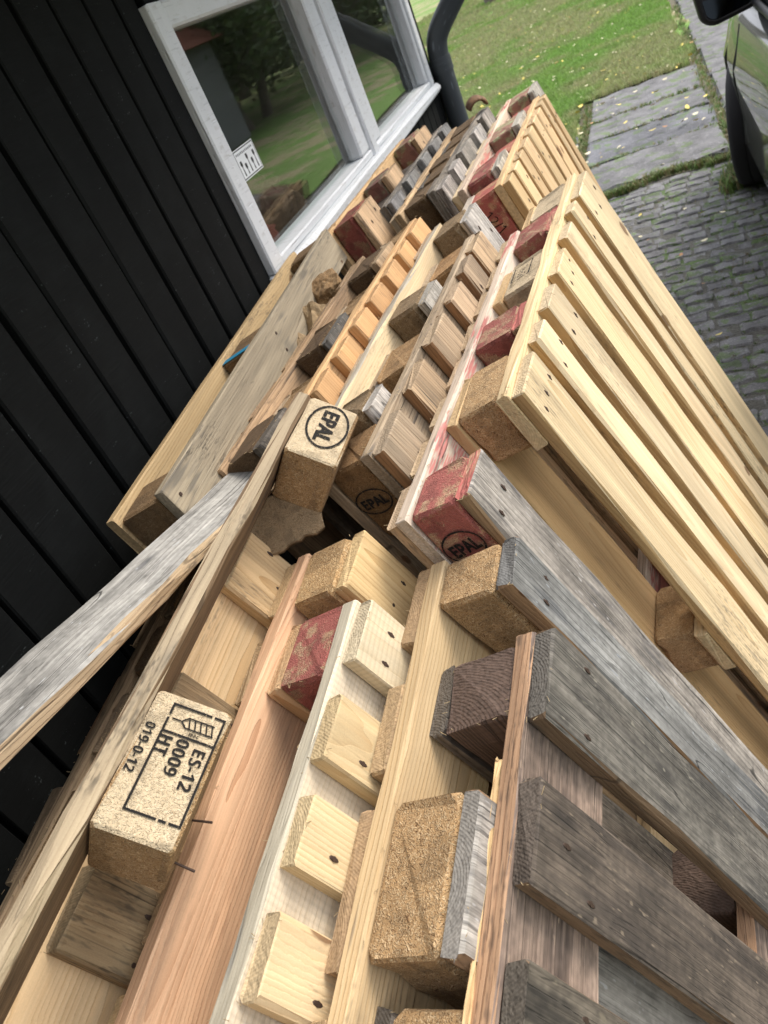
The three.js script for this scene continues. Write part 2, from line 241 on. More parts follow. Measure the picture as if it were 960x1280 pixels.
// ------------------------------------------------------------------ pallets, each given in its stack's frame: s runs along the shed, t outward, h down the pallet
function frame(o, yaw, lean, tilt) {
  const A = new THREE.Matrix4().makeRotationY(yaw).multiply(new THREE.Matrix4().makeRotationZ(lean)).multiply(new THREE.Matrix4().makeRotationX(tilt));
  const d = (x, y, z) => new THREE.Vector3(x, y, z).applyMatrix4(A);
  return { o: P(...o), s: d(0, 0, -1), t: d(1, 0, 0), h: d(0, -1, 0) };
}
const groundY = z => -0.12 + 0.055 * clamp(-z - 0.3, 0, 2.2);
const NST = { ...frame([-0.386, -0.617, -0.725], -0.062, 0.321, 0.098), k: 1.095 };
const MST = { ...frame([-0.228, -0.49, -0.921], -0.111, 0.336, 0.057), k: 1.0 };
const FST = { ...frame([-0.34, -0.465, -1.9], -0.05, 0.28, 0.02), k: 1.0 };
function pallet(st, o) {
  // o: out, T (outer face of the nested pair), s0, s1, h0, boards, blocks, deck, stringer, skid, block kinds and tints
  const k = st.k, W = 0.022 * k, Bk = 0.078 * k, T = o.T * k;
  const mid = (o.s0 + o.s1) / 2;
  const at = (s, t, h) => st.o.clone().addScaledVector(st.s, s).addScaledVector(st.t, t).addScaledVector(st.h, h);
  const tMid = T - 0.072 * k, topP = at(mid, tMid, o.h0);
  let H = (topP.y - groundY(topP.z)) / -st.h.y; H = Math.max(0.9, H - 0.01);
  const g = group(o.name ?? 'pallet', at(mid, tMid, o.h0 + H));
  g.quaternion.setFromRotationMatrix(new THREE.Matrix4().makeBasis(st.t, st.h.clone().negate(), st.s.clone().negate()));
  tag(g, o.label, 'pallet', o.group ?? 'wooden pallets leaning on the shed');
  const loc = (s, t, h) => new THREE.Vector3(t - tMid, H - (h - o.h0), -(s - mid));
  const put = (name, size, grain, s, t, h, kind, tint, po = {}) => {
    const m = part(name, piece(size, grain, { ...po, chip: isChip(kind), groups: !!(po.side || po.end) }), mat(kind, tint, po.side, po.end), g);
    m.position.copy(loc(s, t, h)); return m;
  };
  const tt = o.out ? { deck: T - W / 2, str: T - 1.5 * W, blk: T - 2 * W - Bk / 2, skid: T - 2.5 * W - Bk }
    : { deck: T - (0.188 - 0.011) * k, str: T - (0.166 - 0.011) * k, blk: T - (0.144 - 0.039) * k, skid: T - (0.066 - 0.011) * k };
  const pick = (v, i) => Array.isArray(v) && (Array.isArray(v[0]) || typeof v[0] === 'string') ? v[i % v.length] : v;
  const jt = t => { const q = rr(0.88, 1.08); return (t ?? [1, 1, 1]).map(v => +(v * q * rr(0.985, 1.015)).toFixed(2)); };
  const hs = o.blockH ?? 0.145, rows = [[0, hs], [o.midH ?? H / 2 - hs / 2, (o.midH ?? H / 2 - hs / 2) + hs], [H - hs, H]];
  const nails = [], nv = [], sgn = o.out ? 1 : -1;
  const nail = (s, t, h, dir) => { const q = loc(s, t, h); for (const G of [headGeo, pitGeo]) nails.push(G.clone().translate(q.x, q.y, q.z)); };
  o.boards.forEach(([a, b], i) => {
    const kd = pick(o.deck, i), lift = (hash(i, Math.round(o.T * 999) + 5) - 0.5) * (o.uneven ?? 0.008);
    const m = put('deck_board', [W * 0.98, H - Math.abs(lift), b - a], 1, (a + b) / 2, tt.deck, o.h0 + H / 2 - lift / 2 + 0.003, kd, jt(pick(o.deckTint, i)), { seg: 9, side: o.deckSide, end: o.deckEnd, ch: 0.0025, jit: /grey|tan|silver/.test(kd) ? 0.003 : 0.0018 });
    if (o.out || o.showNails) for (const hh of [hs * 0.5]) { const n = b - a > 0.09 ? 3 : 2; for (let q = 0; q < n; q++) if (rnd() < 0.8) nail(a + (b - a) * ((q + 0.5) / n) + rr(-0.008, 0.008), tt.deck + sgn * W * 0.5, o.h0 + hh + rr(-0.025, 0.03)); }
  });
  rows.forEach(([a, b], i) => put('stringer_board', [W * 0.98, b - a, o.s1 - o.s0], 2, mid, tt.str, o.h0 + (a + b) / 2, pick(o.stringer, i), pick(o.stringerTint, i), { seg: 12, side: o.stringerSide, jit: 0.0026 }));
  o.blocks.forEach(([a, b], c) => {
    rows.forEach(([ha, hb], r) => {
      const kd = pick(o.block, c);
      const m = put('block', [Bk * 0.985, hb - ha - 0.004, b - a], isChip(kd) ? 1 : 1, (a + b) / 2, tt.blk, o.h0 + (ha + hb) / 2 + 0.002, kd, pick(o.blockTint, c), { seg: 4, ch: isChip(kd) ? 0.006 : 0.005, jit: isChip(kd) ? 0.0032 : 0.005, bow: 0 });
      if (r === 0 && o.mark?.[c]) {
        const [mm, mw, mh, rot, face] = o.mark[c], pl = part('branded_mark', new THREE.PlaneGeometry(mw, mh).rotateZ(rot), SM[mm], m);
        if (face === 'top') { pl.rotation.x = -Math.PI / 2; pl.position.y = (hb - ha) / 2 + 0.003; } else pl.position.z = (b - a) / 2 + 0.003;
      }
    });
    const kd = pick(o.skid, c), sm = put('bottom_board', [W * 0.98, H - 0.006, (b - a) * 1.0], 1, (a + b) / 2, tt.skid, o.h0 + H / 2 + 0.003, kd, pick(o.skidTint, c), { seg: 9, ch: 0.003, side: o.skidSide, end: o.skidEnd, jit: 0.003 });
    if (!o.out) for (let q = 0; q < 2; q++) nail(a + (b - a) * (0.28 + 0.44 * q), tt.skid + W * 0.5, o.h0 + rr(0.03, 0.1));
  });
  if (st !== FST) { const L = []; g.children.forEach(m => { if (m.name === 'nail_heads') return; m.geometry.computeBoundingBox(); const b = m.geometry.boundingBox, ty = m.position.y + b.max.y; if (ty < H - 0.05) return; const hx = b.max.x, hz = b.max.z, q = m.name === 'block' ? 3 : m.name === 'stringer_board' ? 7 : 2; L.push([m.position.x, ty, m.position.z + hz * 0.98, hx, 0.001, q], [m.position.x + hx * 0.98, ty, m.position.z, 0.001, hz, q], [m.position.x - hx * 0.98, ty, m.position.z, 0.001, hz, q]); }); fray(g, L); }
  if (nails.length) { const n = part('nail_heads', mergeGeometries(nails), nailMat, g); n.userData.kind = 'stuff'; }
  return g;
}
// loose fibres and splinters standing off sawn ends and block edges
const splinters = [];
function fray(g, list) { g.updateMatrixWorld(true); for (const [x, y, z, nx, nz, n] of list) for (let i = 0; i < n; i++) splinters.push(g.localToWorld(new THREE.Vector3(x + rr(-1, 1) * nx, y + rr(-0.003, 0.0005), z + rr(-1, 1) * nz))); }
const seq = (a, b, n, gap) => { const w = (b - a - gap * (n - 1)) / n; return Array.from({ length: n }, (_, i) => [a + i * (w + gap), a + i * (w + gap) + w]); };

// front stack, from the wall outwards
pallet(NST, { T: -0.188, out: false, s0: -0.78, s1: 0.02, h0: -0.155, boards: seq(-0.78, 0.02, 5, 0.05), blocks: [[-0.78, -0.68], [-0.45, -0.33], [-0.16, -0.08]], deck: ['tan', 'orange'], deckTint: [0.75, 0.7, 0.62], stringer: 'tan', stringerTint: [0.8, 0.75, 0.68], block: 'chip', blockTint: [0.5, 0.47, 0.44], skid: 'tan', skidTint: [0.7, 0.65, 0.6], label: 'brown pallet of the stamped runner stack, back against the black wall' });
pallet(NST, { T: -0.188, out: true, s0: -0.75, s1: 0.05, h0: -0.155, boards: [[-0.75, -0.66], [-0.515, -0.43], [-0.29, -0.2], [-0.058, 0.045]], blocks: [[-0.63, -0.52], [-0.28, -0.19], [-0.06, 0.04]], deck: ['tan', 'tan', 'tan', 'pine'], deckTint: [[0.8, 0.75, 0.6], [0.62, 0.57, 0.45], [0.8, 0.75, 0.6], [1, 0.9, 0.8]], stringer: 'pine', stringerTint: [1.05, 0.95, 0.85], block: 'chip', blockTint: [0.7, 0.66, 0.6], skid: 'tan', skidTint: [0.8, 0.75, 0.7], label: 'pallet with mossy widely spaced boards under the stamped loose runner' });
pallet(NST, { T: 0, out: false, s0: -0.76, s1: 0.04, h0: -0.075, boards: seq(-0.76, 0.035, 6, 0.045), blocks: [[-0.76, -0.66], [-0.06, 0.04]], deck: ['tan', 'pine'], deckTint: [0.95, 0.85, 0.72], stringer: 'orange', stringerTint: [1, 1, 1], block: 'chip', blockTint: [1.15, 1.15, 1.1], skid: ['pine', 'pine'], skidTint: [1.0, 0.9, 0.72], label: 'pallet with reddish orange cross board showing bare nails, facing pale slatted pallet' });
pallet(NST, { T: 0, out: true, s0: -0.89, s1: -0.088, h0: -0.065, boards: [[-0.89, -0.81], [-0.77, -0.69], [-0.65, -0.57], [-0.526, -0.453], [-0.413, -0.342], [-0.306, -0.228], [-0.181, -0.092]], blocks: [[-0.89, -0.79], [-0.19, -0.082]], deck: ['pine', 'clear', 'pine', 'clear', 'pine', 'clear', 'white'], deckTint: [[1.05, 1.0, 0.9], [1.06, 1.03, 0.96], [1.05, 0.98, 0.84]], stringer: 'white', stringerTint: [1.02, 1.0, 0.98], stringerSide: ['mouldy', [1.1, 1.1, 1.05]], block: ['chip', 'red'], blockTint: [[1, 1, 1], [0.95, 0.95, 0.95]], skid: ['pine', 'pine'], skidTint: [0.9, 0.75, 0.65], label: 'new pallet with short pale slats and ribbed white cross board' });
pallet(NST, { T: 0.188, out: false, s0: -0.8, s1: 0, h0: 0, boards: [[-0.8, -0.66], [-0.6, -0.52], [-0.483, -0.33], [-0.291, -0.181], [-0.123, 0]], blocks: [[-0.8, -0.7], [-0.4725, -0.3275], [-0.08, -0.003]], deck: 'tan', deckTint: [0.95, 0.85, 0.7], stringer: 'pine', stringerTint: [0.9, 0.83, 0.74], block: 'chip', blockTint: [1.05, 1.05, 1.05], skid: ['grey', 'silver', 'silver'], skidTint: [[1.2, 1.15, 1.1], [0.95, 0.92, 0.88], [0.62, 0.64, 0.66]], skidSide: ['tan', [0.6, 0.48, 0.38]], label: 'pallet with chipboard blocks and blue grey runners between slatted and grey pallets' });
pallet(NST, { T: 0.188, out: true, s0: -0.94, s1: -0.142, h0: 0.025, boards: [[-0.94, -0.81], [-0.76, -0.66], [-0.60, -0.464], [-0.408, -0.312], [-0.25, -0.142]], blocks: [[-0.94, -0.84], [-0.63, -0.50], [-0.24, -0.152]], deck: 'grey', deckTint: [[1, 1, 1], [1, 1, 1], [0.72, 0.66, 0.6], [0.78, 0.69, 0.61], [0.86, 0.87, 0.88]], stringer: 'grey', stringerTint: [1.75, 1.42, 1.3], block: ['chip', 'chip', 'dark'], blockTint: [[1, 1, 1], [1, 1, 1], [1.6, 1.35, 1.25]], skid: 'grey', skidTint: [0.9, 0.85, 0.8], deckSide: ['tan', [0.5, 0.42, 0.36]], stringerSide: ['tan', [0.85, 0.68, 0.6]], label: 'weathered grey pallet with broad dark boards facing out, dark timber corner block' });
{
  const n = top('wood_splinter', piece([0.0035, 0.008, 0.26], 2, { seg: 10, ch: 0.001, jit: 0.0035 }), M('pine', [0.9, 0.8, 0.65]));
  n.quaternion.setFromRotationMatrix(new THREE.Matrix4().makeBasis(NST.t, NST.h.clone().negate(), NST.s.clone().negate()));
  n.position.copy(NST.o).addScaledVector(NST.s, -0.42).addScaledVector(NST.t, 0.1560).addScaledVector(NST.h, 0.025);
  tag(n, 'long pale splinter peeling off the cross board of the grey pallet', 'splinter');
}
// middle stack
pallet(MST, { T: -0.376, out: false, s0: -0.02, s1: 0.78, h0: -0.14, boards: seq(-0.02, 0.78, 5, 0.04), blocks: [[-0.012, 0.1], [0.31, 0.43], [0.64, 0.75]], deck: 'tan', deckTint: [0.8, 0.7, 0.6], stringer: 'tan', stringerTint: [0.85, 0.74, 0.64], block: 'chip', blockTint: [0.3, 0.28, 0.27], skid: ['grey', 'grey', 'tan'], skidTint: [[0.9, 0.85, 0.8], [1, 1.05, 1.1], [0.8, 0.75, 0.68]], mark: { 0: ['worn', 0.07, 0.05, 0] }, label: 'pallet with near black blocks behind the orange slatted pallet' });
pallet(MST, { T: -0.376, out: true, s0: 0.125, s1: 0.87, h0: -0.12, boards: [[0.134, 0.21], [0.246, 0.32], [0.354, 0.425], [0.452, 0.53], [0.561, 0.634], [0.661, 0.73], [0.753, 0.87]].slice(0, 6).concat([[0.765, 0.85]]), blocks: [[0.13, 0.22], [0.46, 0.56], [0.78, 0.87]], deck: 'pine', deckTint: [0.98, 0.74, 0.55], stringer: 'pine', stringerTint: [0.95, 0.76, 0.6], block: 'chip', blockTint: [0.8, 0.78, 0.75], skid: 'tan', label: 'pallet with a row of short orange slats in the middle stack' });
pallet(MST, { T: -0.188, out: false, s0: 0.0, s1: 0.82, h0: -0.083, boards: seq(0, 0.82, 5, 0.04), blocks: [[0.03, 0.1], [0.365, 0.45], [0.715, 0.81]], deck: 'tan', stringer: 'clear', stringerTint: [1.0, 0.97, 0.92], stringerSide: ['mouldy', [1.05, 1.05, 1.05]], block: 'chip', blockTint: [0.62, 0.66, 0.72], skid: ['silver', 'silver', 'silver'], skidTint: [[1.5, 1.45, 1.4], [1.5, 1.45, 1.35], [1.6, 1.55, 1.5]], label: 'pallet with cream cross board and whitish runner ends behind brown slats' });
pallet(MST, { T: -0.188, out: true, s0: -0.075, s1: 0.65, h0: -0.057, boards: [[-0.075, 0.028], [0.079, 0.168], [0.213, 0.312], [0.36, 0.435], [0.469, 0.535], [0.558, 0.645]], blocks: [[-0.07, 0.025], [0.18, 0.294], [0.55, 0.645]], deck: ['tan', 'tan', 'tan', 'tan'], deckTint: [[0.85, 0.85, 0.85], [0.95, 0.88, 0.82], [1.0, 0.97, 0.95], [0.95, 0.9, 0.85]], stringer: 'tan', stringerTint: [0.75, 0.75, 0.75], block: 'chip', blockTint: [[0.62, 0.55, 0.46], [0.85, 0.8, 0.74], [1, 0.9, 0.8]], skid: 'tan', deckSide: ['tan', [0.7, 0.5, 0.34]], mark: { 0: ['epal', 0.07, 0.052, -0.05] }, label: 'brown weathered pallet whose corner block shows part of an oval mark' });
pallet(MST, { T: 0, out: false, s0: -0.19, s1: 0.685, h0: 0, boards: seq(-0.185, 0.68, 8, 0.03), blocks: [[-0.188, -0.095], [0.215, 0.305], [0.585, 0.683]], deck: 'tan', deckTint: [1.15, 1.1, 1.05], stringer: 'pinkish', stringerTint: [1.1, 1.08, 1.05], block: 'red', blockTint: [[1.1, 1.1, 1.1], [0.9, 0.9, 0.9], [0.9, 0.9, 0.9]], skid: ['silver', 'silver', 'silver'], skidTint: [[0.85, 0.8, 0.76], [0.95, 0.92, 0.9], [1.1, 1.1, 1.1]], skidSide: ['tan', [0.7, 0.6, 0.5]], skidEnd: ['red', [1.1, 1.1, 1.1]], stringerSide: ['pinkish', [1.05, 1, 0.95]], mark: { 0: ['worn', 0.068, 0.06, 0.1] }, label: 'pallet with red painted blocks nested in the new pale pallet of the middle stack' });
{
  const n = [0, 0.138, 0.238, 0.351, 0.481, 0.586, 0.672], e = [0.105, 0.203, 0.314, 0.444, 0.549, 0.637, 0.8];
  pallet(MST, { T: 0, out: true, s0: 0, s1: 0.8, h0: 0, blockH: 0.1, midH: 0.55, uneven: 0.014, boards: n.map((v, i) => [v, e[i]]), blocks: [[0.01, 0.135], [0.372, 0.492], [0.69, 0.795]], deck: ['pine', 'clear', 'clear', 'pine', 'clear'], deckTint: [[1.03, 1.02, 0.98], [0.99, 0.97, 0.94], [1.03, 1.03, 1.02], [1.06, 1.03, 0.95], [0.97, 0.94, 0.9]], stringer: 'pine', stringerTint: [1.08, 1.04, 0.95], block: ['chip', 'pale', 'pale'], blockTint: [[1.15, 1.15, 1.15], [1, 1, 1], [1, 1, 1]], skid: 'pine', skidTint: [0.92, 0.8, 0.66], deckSide: ['pine', [0.78, 0.65, 0.48]], mark: { 1: ['plate', 0.06, 0.045, 1.57, 'top'] }, label: 'large new pallet of clean pale slats, outermost of the middle stack' });  // deckSide: shade of the gaps painted in as a browner pine tint
}
// far stack under the window
pallet(FST, { T: -0.376, out: false, s0: 0.1, s1: 0.98, h0: -0.135, boards: seq(0.1, 0.98, 5, 0.05), blocks: [[0.12, 0.26], [0.42, 0.54], [0.80, 0.95]], deck: 'pine', deckTint: [0.9, 0.75, 0.6], stringer: 'pine', stringerTint: [0.95, 0.8, 0.65], block: 'red', blockTint: [[0.7, 0.6, 0.55], [0.6, 0.9, 0.9], [0.8, 1.2, 1.1]], skid: 'tan', skidTint: [1.05, 0.95, 0.85], label: 'pallet with rusty red blocks tucked under the window sill' });
pallet(FST, { T: -0.376, out: true, s0: 0.24, s1: 1.03, h0: -0.085, boards: [[0.242, 0.35], [0.423, 0.53], [0.619, 0.7], [0.778, 0.87], [0.935, 1.03]], blocks: [[0.29, 0.4], [0.6, 0.7], [0.955, 1.03]], deck: 'silver', deckTint: [[0.75, 0.78, 0.82], [0.8, 0.82, 0.85]], stringer: 'grey', stringerTint: [1.3, 1.3, 1.3], block: 'dark', blockTint: [1, 1, 1], skid: 'tan', mark: { 0: ['worn', 0.07, 0.06, 0] }, label: 'blue grey weathered pallet with a black oval stamped block under the window' });
pallet(FST, { T: -0.188, out: false, s0: 0.14, s1: 0.95, h0: -0.06, boards: seq(0.14, 0.95, 5, 0.05), blocks: [[0.16, 0.29], [0.48, 0.6], [0.8, 0.93]], deck: 'tan', stringer: 'tan', stringerTint: [1.1, 1.0, 0.85], block: 'chip', blockTint: [0.38, 0.37, 0.37], skid: ['grey', 'tan', 'tan'], skidTint: [[1.3, 1.2, 1.1], [0.8, 0.72, 0.6], [0.9, 0.8, 0.65]], label: 'pallet with a grey rounded block between two grey slatted pallets' });
pallet(FST, { T: -0.188, out: true, s0: 0.12, s1: 0.9, h0: -0.06, boards: [[0.12, 0.225], [0.274, 0.36], [0.405, 0.54], [0.598, 0.70], [0.76, 0.88]], blocks: [[0.32, 0.44], [0.64, 0.76]], deck: 'silver', deckTint: [[1.0, 0.95, 0.9], [1.25, 1.22, 1.2]], stringer: 'grey', stringerTint: [1.7, 1.65, 1.55], block: 'chip', blockTint: [0.4, 0.38, 0.36], skid: 'grey', label: 'silver grey slatted pallet beside the red painted pallet of the far stack' });
pallet(FST, { T: 0, out: false, s0: 0.12, s1: 1.0, h0: -0.02, boards: seq(0.12, 1.0, 5, 0.06), blocks: [[0.13, 0.27], [0.5, 0.65], [0.87, 1.0]], deck: 'pine', stringer: 'pinkish', stringerTint: [1.1, 1.0, 0.9], block: 'red', blockTint: [[0.95, 0.95, 0.95], [1, 1.7, 1.5], [1, 1.7, 1.5]], skid: ['silver', 'silver', 'silver'], skidTint: [1.5, 1.45, 1.3], mark: { 0: ['worn', 0.07, 0.06, 0] }, label: 'pallet with red painted edge and oval stamped block in the far stack' });
{
  const n = [0, 0.083, 0.177, 0.263, 0.371, 0.472, 0.564, 0.663, 0.738, 0.815];
  pallet(FST, { T: 0, out: true, s0: 0, s1: 0.8, h0: 0, boards: n.slice(0, 9).map((v, i) => [v, n[i + 1] - 0.022]), blocks: [[0.003, 0.1], [0.31, 0.43], [0.69, 0.79]], deck: ['pine', 'clear'], deckTint: [[1.02, 0.9, 0.76], [1.06, 0.96, 0.82], [0.96, 0.86, 0.74]], stringer: 'pine', stringerTint: [1.0, 0.88, 0.74], block: 'red', blockTint: [1.25, 1.1, 1.05], skid: 'pinkish', deckSide: ['pine', [0.78, 0.63, 0.45]], mark: { 0: ['number', 0.075, 0.045, -1.35] }, label: 'pale nine slat pallet with numbered red block, outermost of the far stack' });  // deckSide tint darkens the slat sides to stand for shade between them
}

{
  const m = new THREE.InstancedMesh(new THREE.BoxGeometry(0.0005, 0.0004, 0.009), M('pine', [1, 0.95, 0.85]), splinters.length), q = new THREE.Object3D(); m.name = numbered('splinters'); m.castShadow = m.receiveShadow = true;
  splinters.forEach((p, i) => { q.position.copy(p); q.rotation.set(rr(-0.9, 0.9), rr(0, 6.28), 0); q.scale.set(rr(0.6, 1.5), 1, rr(0.25, 0.95)); q.updateMatrix(); m.setMatrixAt(i, q.matrix); });
  scene.add(m); tag(m, 'fine splinters and loose fibres on the sawn pallet ends', 'splinters', null, 'stuff');
}
// ------------------------------------------------------------------ loose timber on top of the stacks
{
  // bottom runner torn off a pallet: plank on edge with three chipboard blocks, marks upward
  const f = frame([-0.541, -0.455, -0.413], 0.027, -0.699, 0.034), g = group('loose_runner', f.o.clone());
  g.quaternion.setFromRotationMatrix(new THREE.Matrix4().makeBasis(f.t, f.h.clone().negate(), f.s.clone().negate()));
  tag(g, 'torn off runner plank with stamped chipboard blocks lying across the stacks', 'runner');
  const pl = part('plank', piece([0.022, 0.098, 1.205], 2, { seg: 14, ch: 0.004, jit: 0.003, groups: true }), [M('tan', [0.5, 0.44, 0.39]), M('mouldy', [0.85, 0.74, 0.6]), M('tan')], g); pl.position.set(-0.0115, -0.05, 0.055);
  const blk = (s0, s1, kind) => { const b = part('block', piece([0.078, 0.098, s1 - s0], 2, { seg: 3, ch: 0.004, jit: 0.0008, chip: true, groups: true, thin: 1, bow: 0 }), [C('pale', kind), C('chip', [1.05, 1.05, 1.05]), C('chip', [1.05, 1.05, 1.05])], g); b.position.set(0.04, -0.05, -(s0 + s1) / 2); return b; };
  const b1 = blk(0.41, 0.545, [1, 1, 1]), b2 = blk(-0.145, 0, [1, 1, 1]); blk(-0.66, -0.515, [1, 1, 1]);
  const e = part('branded_mark', new THREE.PlaneGeometry(0.108, 0.066), SM.epal, b1); e.rotation.set(-Math.PI / 2, 0, -Math.PI / 2); e.position.set(0.003, 0.0504, -0.01);
  const z = part('branded_mark', new THREE.PlaneGeometry(0.126, 0.0775), SM.es, b2); z.rotation.set(-Math.PI / 2, 0, -Math.PI / 2); z.position.set(-0.0005, 0.0504, -0.004);
  for (const [zz, yy, a] of [[0.09, -0.05, 0.5], [0.125, -0.075, -0.2]]) { const n = part('bent_nail', new THREE.CylinderGeometry(0.0012, 0.0014, 0.024, 6).rotateZ(Math.PI / 2 + a), nailMat, g); n.position.set(0.088, yy, zz); }
}
{
  const o = P(-0.769, -0.523, -0.841), d = new THREE.Vector3(0.072, -0.171, -0.983).normalize(), n = new THREE.Vector3(0.121, 0.979, -0.161), r = new THREE.Vector3().crossVectors(d, n).normalize(); n.crossVectors(r, d).normalize();
  const L = 1.05, m = top('loose_board', piece([0.1, 0.022, L], 2, { seg: 14, ch: 0.003, jit: 0.004, thin: 1, groups: true }), [M('silver', [1.0, 1.02, 1.03]), M('tan', [1.0, 0.98, 0.92]), M('tan')]);
  m.quaternion.setFromRotationMatrix(new THREE.Matrix4().makeBasis(r, n, d.clone().negate()));
  m.position.copy(o).addScaledVector(r, 0.05).addScaledVector(n, -0.011).addScaledVector(d, -L / 2 + 0.17);
  tag(m, 'loose silver grey board slanting down from the wall side under the runner plank', 'board');
}
{
  // plank, three blocks, plank: one side of a pallet wedged against the wall
  const f = frame([-0.892, -0.499, -0.816], 0.071, 0.247, 0.009), g = group('wall_side_runner', f.o.clone());
  g.quaternion.setFromRotationMatrix(new THREE.Matrix4().makeBasis(f.t, f.h.clone().negate(), f.s.clone().negate()));
  tag(g, 'broken off pallet side with a blue line, wedged against the black wall', 'pallet side');
  const a = part('plank', piece([0.02, 0.1, 1.2], 2, { seg: 8 }), M('pine', [0.82, 0.74, 0.62]), g); a.position.set(-0.011, -0.05, -0.6);
  const b = part('plank', piece([0.02, 0.098, 1.2], 2, { seg: 8, ch: 0.003 }), M('mouldy', [0.74, 0.68, 0.59]), g); b.position.set(0.106, -0.05, -0.6); b.name = 'plank';
  for (const [s0, s1] of [[0.003, 0.1], [0.53, 0.65], [1.1, 1.197]]) { const q = part('block', piece([0.094, 0.09, s1 - s0], 2, { seg: 2, ch: 0.006, jit: 0.002, chip: true }), C('chip', [0.55, 0.52, 0.48]), g); q.position.set(0.0475, -0.055, -(s0 + s1) / 2); }
  const tp = part('paint_line', new THREE.BoxGeometry(0.094, 0.0012, 0.022), new THREE.MeshStandardMaterial({ color: 0x2585ab, roughness: 0.6, name: 'blue_paint' }), g); tp.position.set(0.0475, -0.0092, -0.545);
  const ns = []; for (const [y, zz] of [[-0.03, -0.025], [-0.065, -0.03], [-0.03, -0.6], [-0.07, -0.59]]) { ns.push(headGeo.clone().scale(1, 1.3, 1.3).translate(0.1165, y, zz)); } part('nail_heads', mergeGeometries(ns), nailMat, g).userData.kind = 'stuff';
}
function chunk(name, p, size, kind, tint, rot, label, category, grp) {
  const g = new THREE.IcosahedronGeometry(1, 6), q = g.attributes.position, sd = rnd() * 50;
  for (let i = 0; i < q.count; i++) { let x = q.getX(i), y = q.getY(i), z = q.getZ(i); const m = Math.pow(Math.max(Math.abs(x), Math.abs(y), Math.abs(z)), -0.8) * (0.8 + 0.45 * noise(x * 2.3 + sd, y * 2.3 + z * 1.7 + 20) + 0.25 * (fbm(x * 7 + sd, y * 7 + z * 6, 3) - 0.5)); q.setXYZ(i, x * m * size[0], y * m * size[1], z * m * size[2]); }
  const uv = []; for (let i = 0; i < q.count; i++) uv.push((q.getX(i) + q.getZ(i)) / 0.17, q.getY(i) / 0.17 + q.getZ(i) / 0.3);
  g.setAttribute('uv', new THREE.Float32BufferAttribute(uv, 2)); g.computeVertexNormals();
  const m = top(name, g, C(kind, tint)); m.position.copy(p); m.rotation.set(...rot); return tag(m, label, category, grp);
}
{
  const at = (s, t, h) => MST.o.clone().addScaledVector(MST.s, s).addScaledVector(MST.t, t).addScaledVector(MST.h, h);
  const gr = 'crumbled chipboard lumps';
  chunk('chipboard_lump', at(0.74, -0.635, -0.13), [0.036, 0.03, 0.045], 'chip', [0.75, 0.72, 0.68], [0.2, 0.5, 0.1], 'largest brown crumbled chipboard lump beside the grey mouldy plank', 'rubble', gr);
  chunk('chipboard_lump', at(0.6, -0.63, -0.11), [0.035, 0.03, 0.045], 'pale', [0.7, 0.62, 0.52], [0.5, 0.2, 0.6], 'pale crumbled chipboard lump next to the largest brown lump', 'rubble', gr);
  chunk('chipboard_lump', at(0.5, -0.635, -0.1), [0.03, 0.03, 0.05], 'pale', [0.65, 0.58, 0.5], [0.1, 0.9, 0.3], 'small pale chipboard lump half hidden by the orange slatted stack', 'rubble', gr);
  // torn sheet of chipboard in the gap between the two stacks
  const pts = []; const N = 26; for (let i = 0; i < N; i++) { const a = i / N * 6.283, r = 0.05 * (1 + 0.25 * Math.cos(2 * a)) * (0.85 + 0.3 * hash(i, 3)); pts.push(new THREE.Vector2(Math.cos(a) * r, Math.sin(a) * r)); }
  const eg = new THREE.ExtrudeGeometry(new THREE.Shape(pts), { depth: 0.018, bevelEnabled: true, bevelThickness: 0.002, bevelSize: 0.002, bevelSegments: 1 });
  const u = eg.attributes.uv; for (let i = 0; i < u.count; i++) u.setXY(i, u.getX(i) / 0.17, u.getY(i) / 0.17);
  const m = top('chipboard_scrap', eg, C('pale', [0.5, 0.44, 0.38])); m.position.copy(P(-0.6, -0.565, -0.82)); m.lookAt(0.05, 1.95, 0.1);
  tag(m, 'torn scrap of chipboard in the dark gap between two stacks', 'chipboard');
  const bk = top('bark_curl', new THREE.TorusGeometry(0.03, 0.007, 6, 14, 2.7).scale(1, 1, 4), M('tan', [0.42, 0.3, 0.22])); const q = FST.o.clone().addScaledVector(FST.s, 0.86).addScaledVector(FST.t, -0.215).addScaledVector(FST.h, -0.075); bk.position.copy(q); bk.rotation.set(0.2, 0.4, 0.1);
  tag(bk, 'curled brown bark strip on top of silver grey pallet', 'bark');
  // old dark boards fallen into the gap by the wall
  for (const [x, y, z, ry, rx, L] of [[-0.94, -0.83, -0.4, 0.05, 0.03, 1.1], [-0.905, -0.88, -0.45, -0.04, -0.03, 1.2]]) {
    const b = top('fallen_board', piece([0.022, 0.14, L], 2, { seg: 5 }), M('silver', [0.8, 0.78, 0.75])); b.position.copy(P(x, y, z)); b.rotation.set(rx, ry, 0.5);
    tag(b, y > -0.85 ? 'old grey board leaning on the wall in the gap behind the stack' : 'old grey board lying lowest in the gap behind the stack', 'board', 'old boards in the gap by the wall');
  }
}
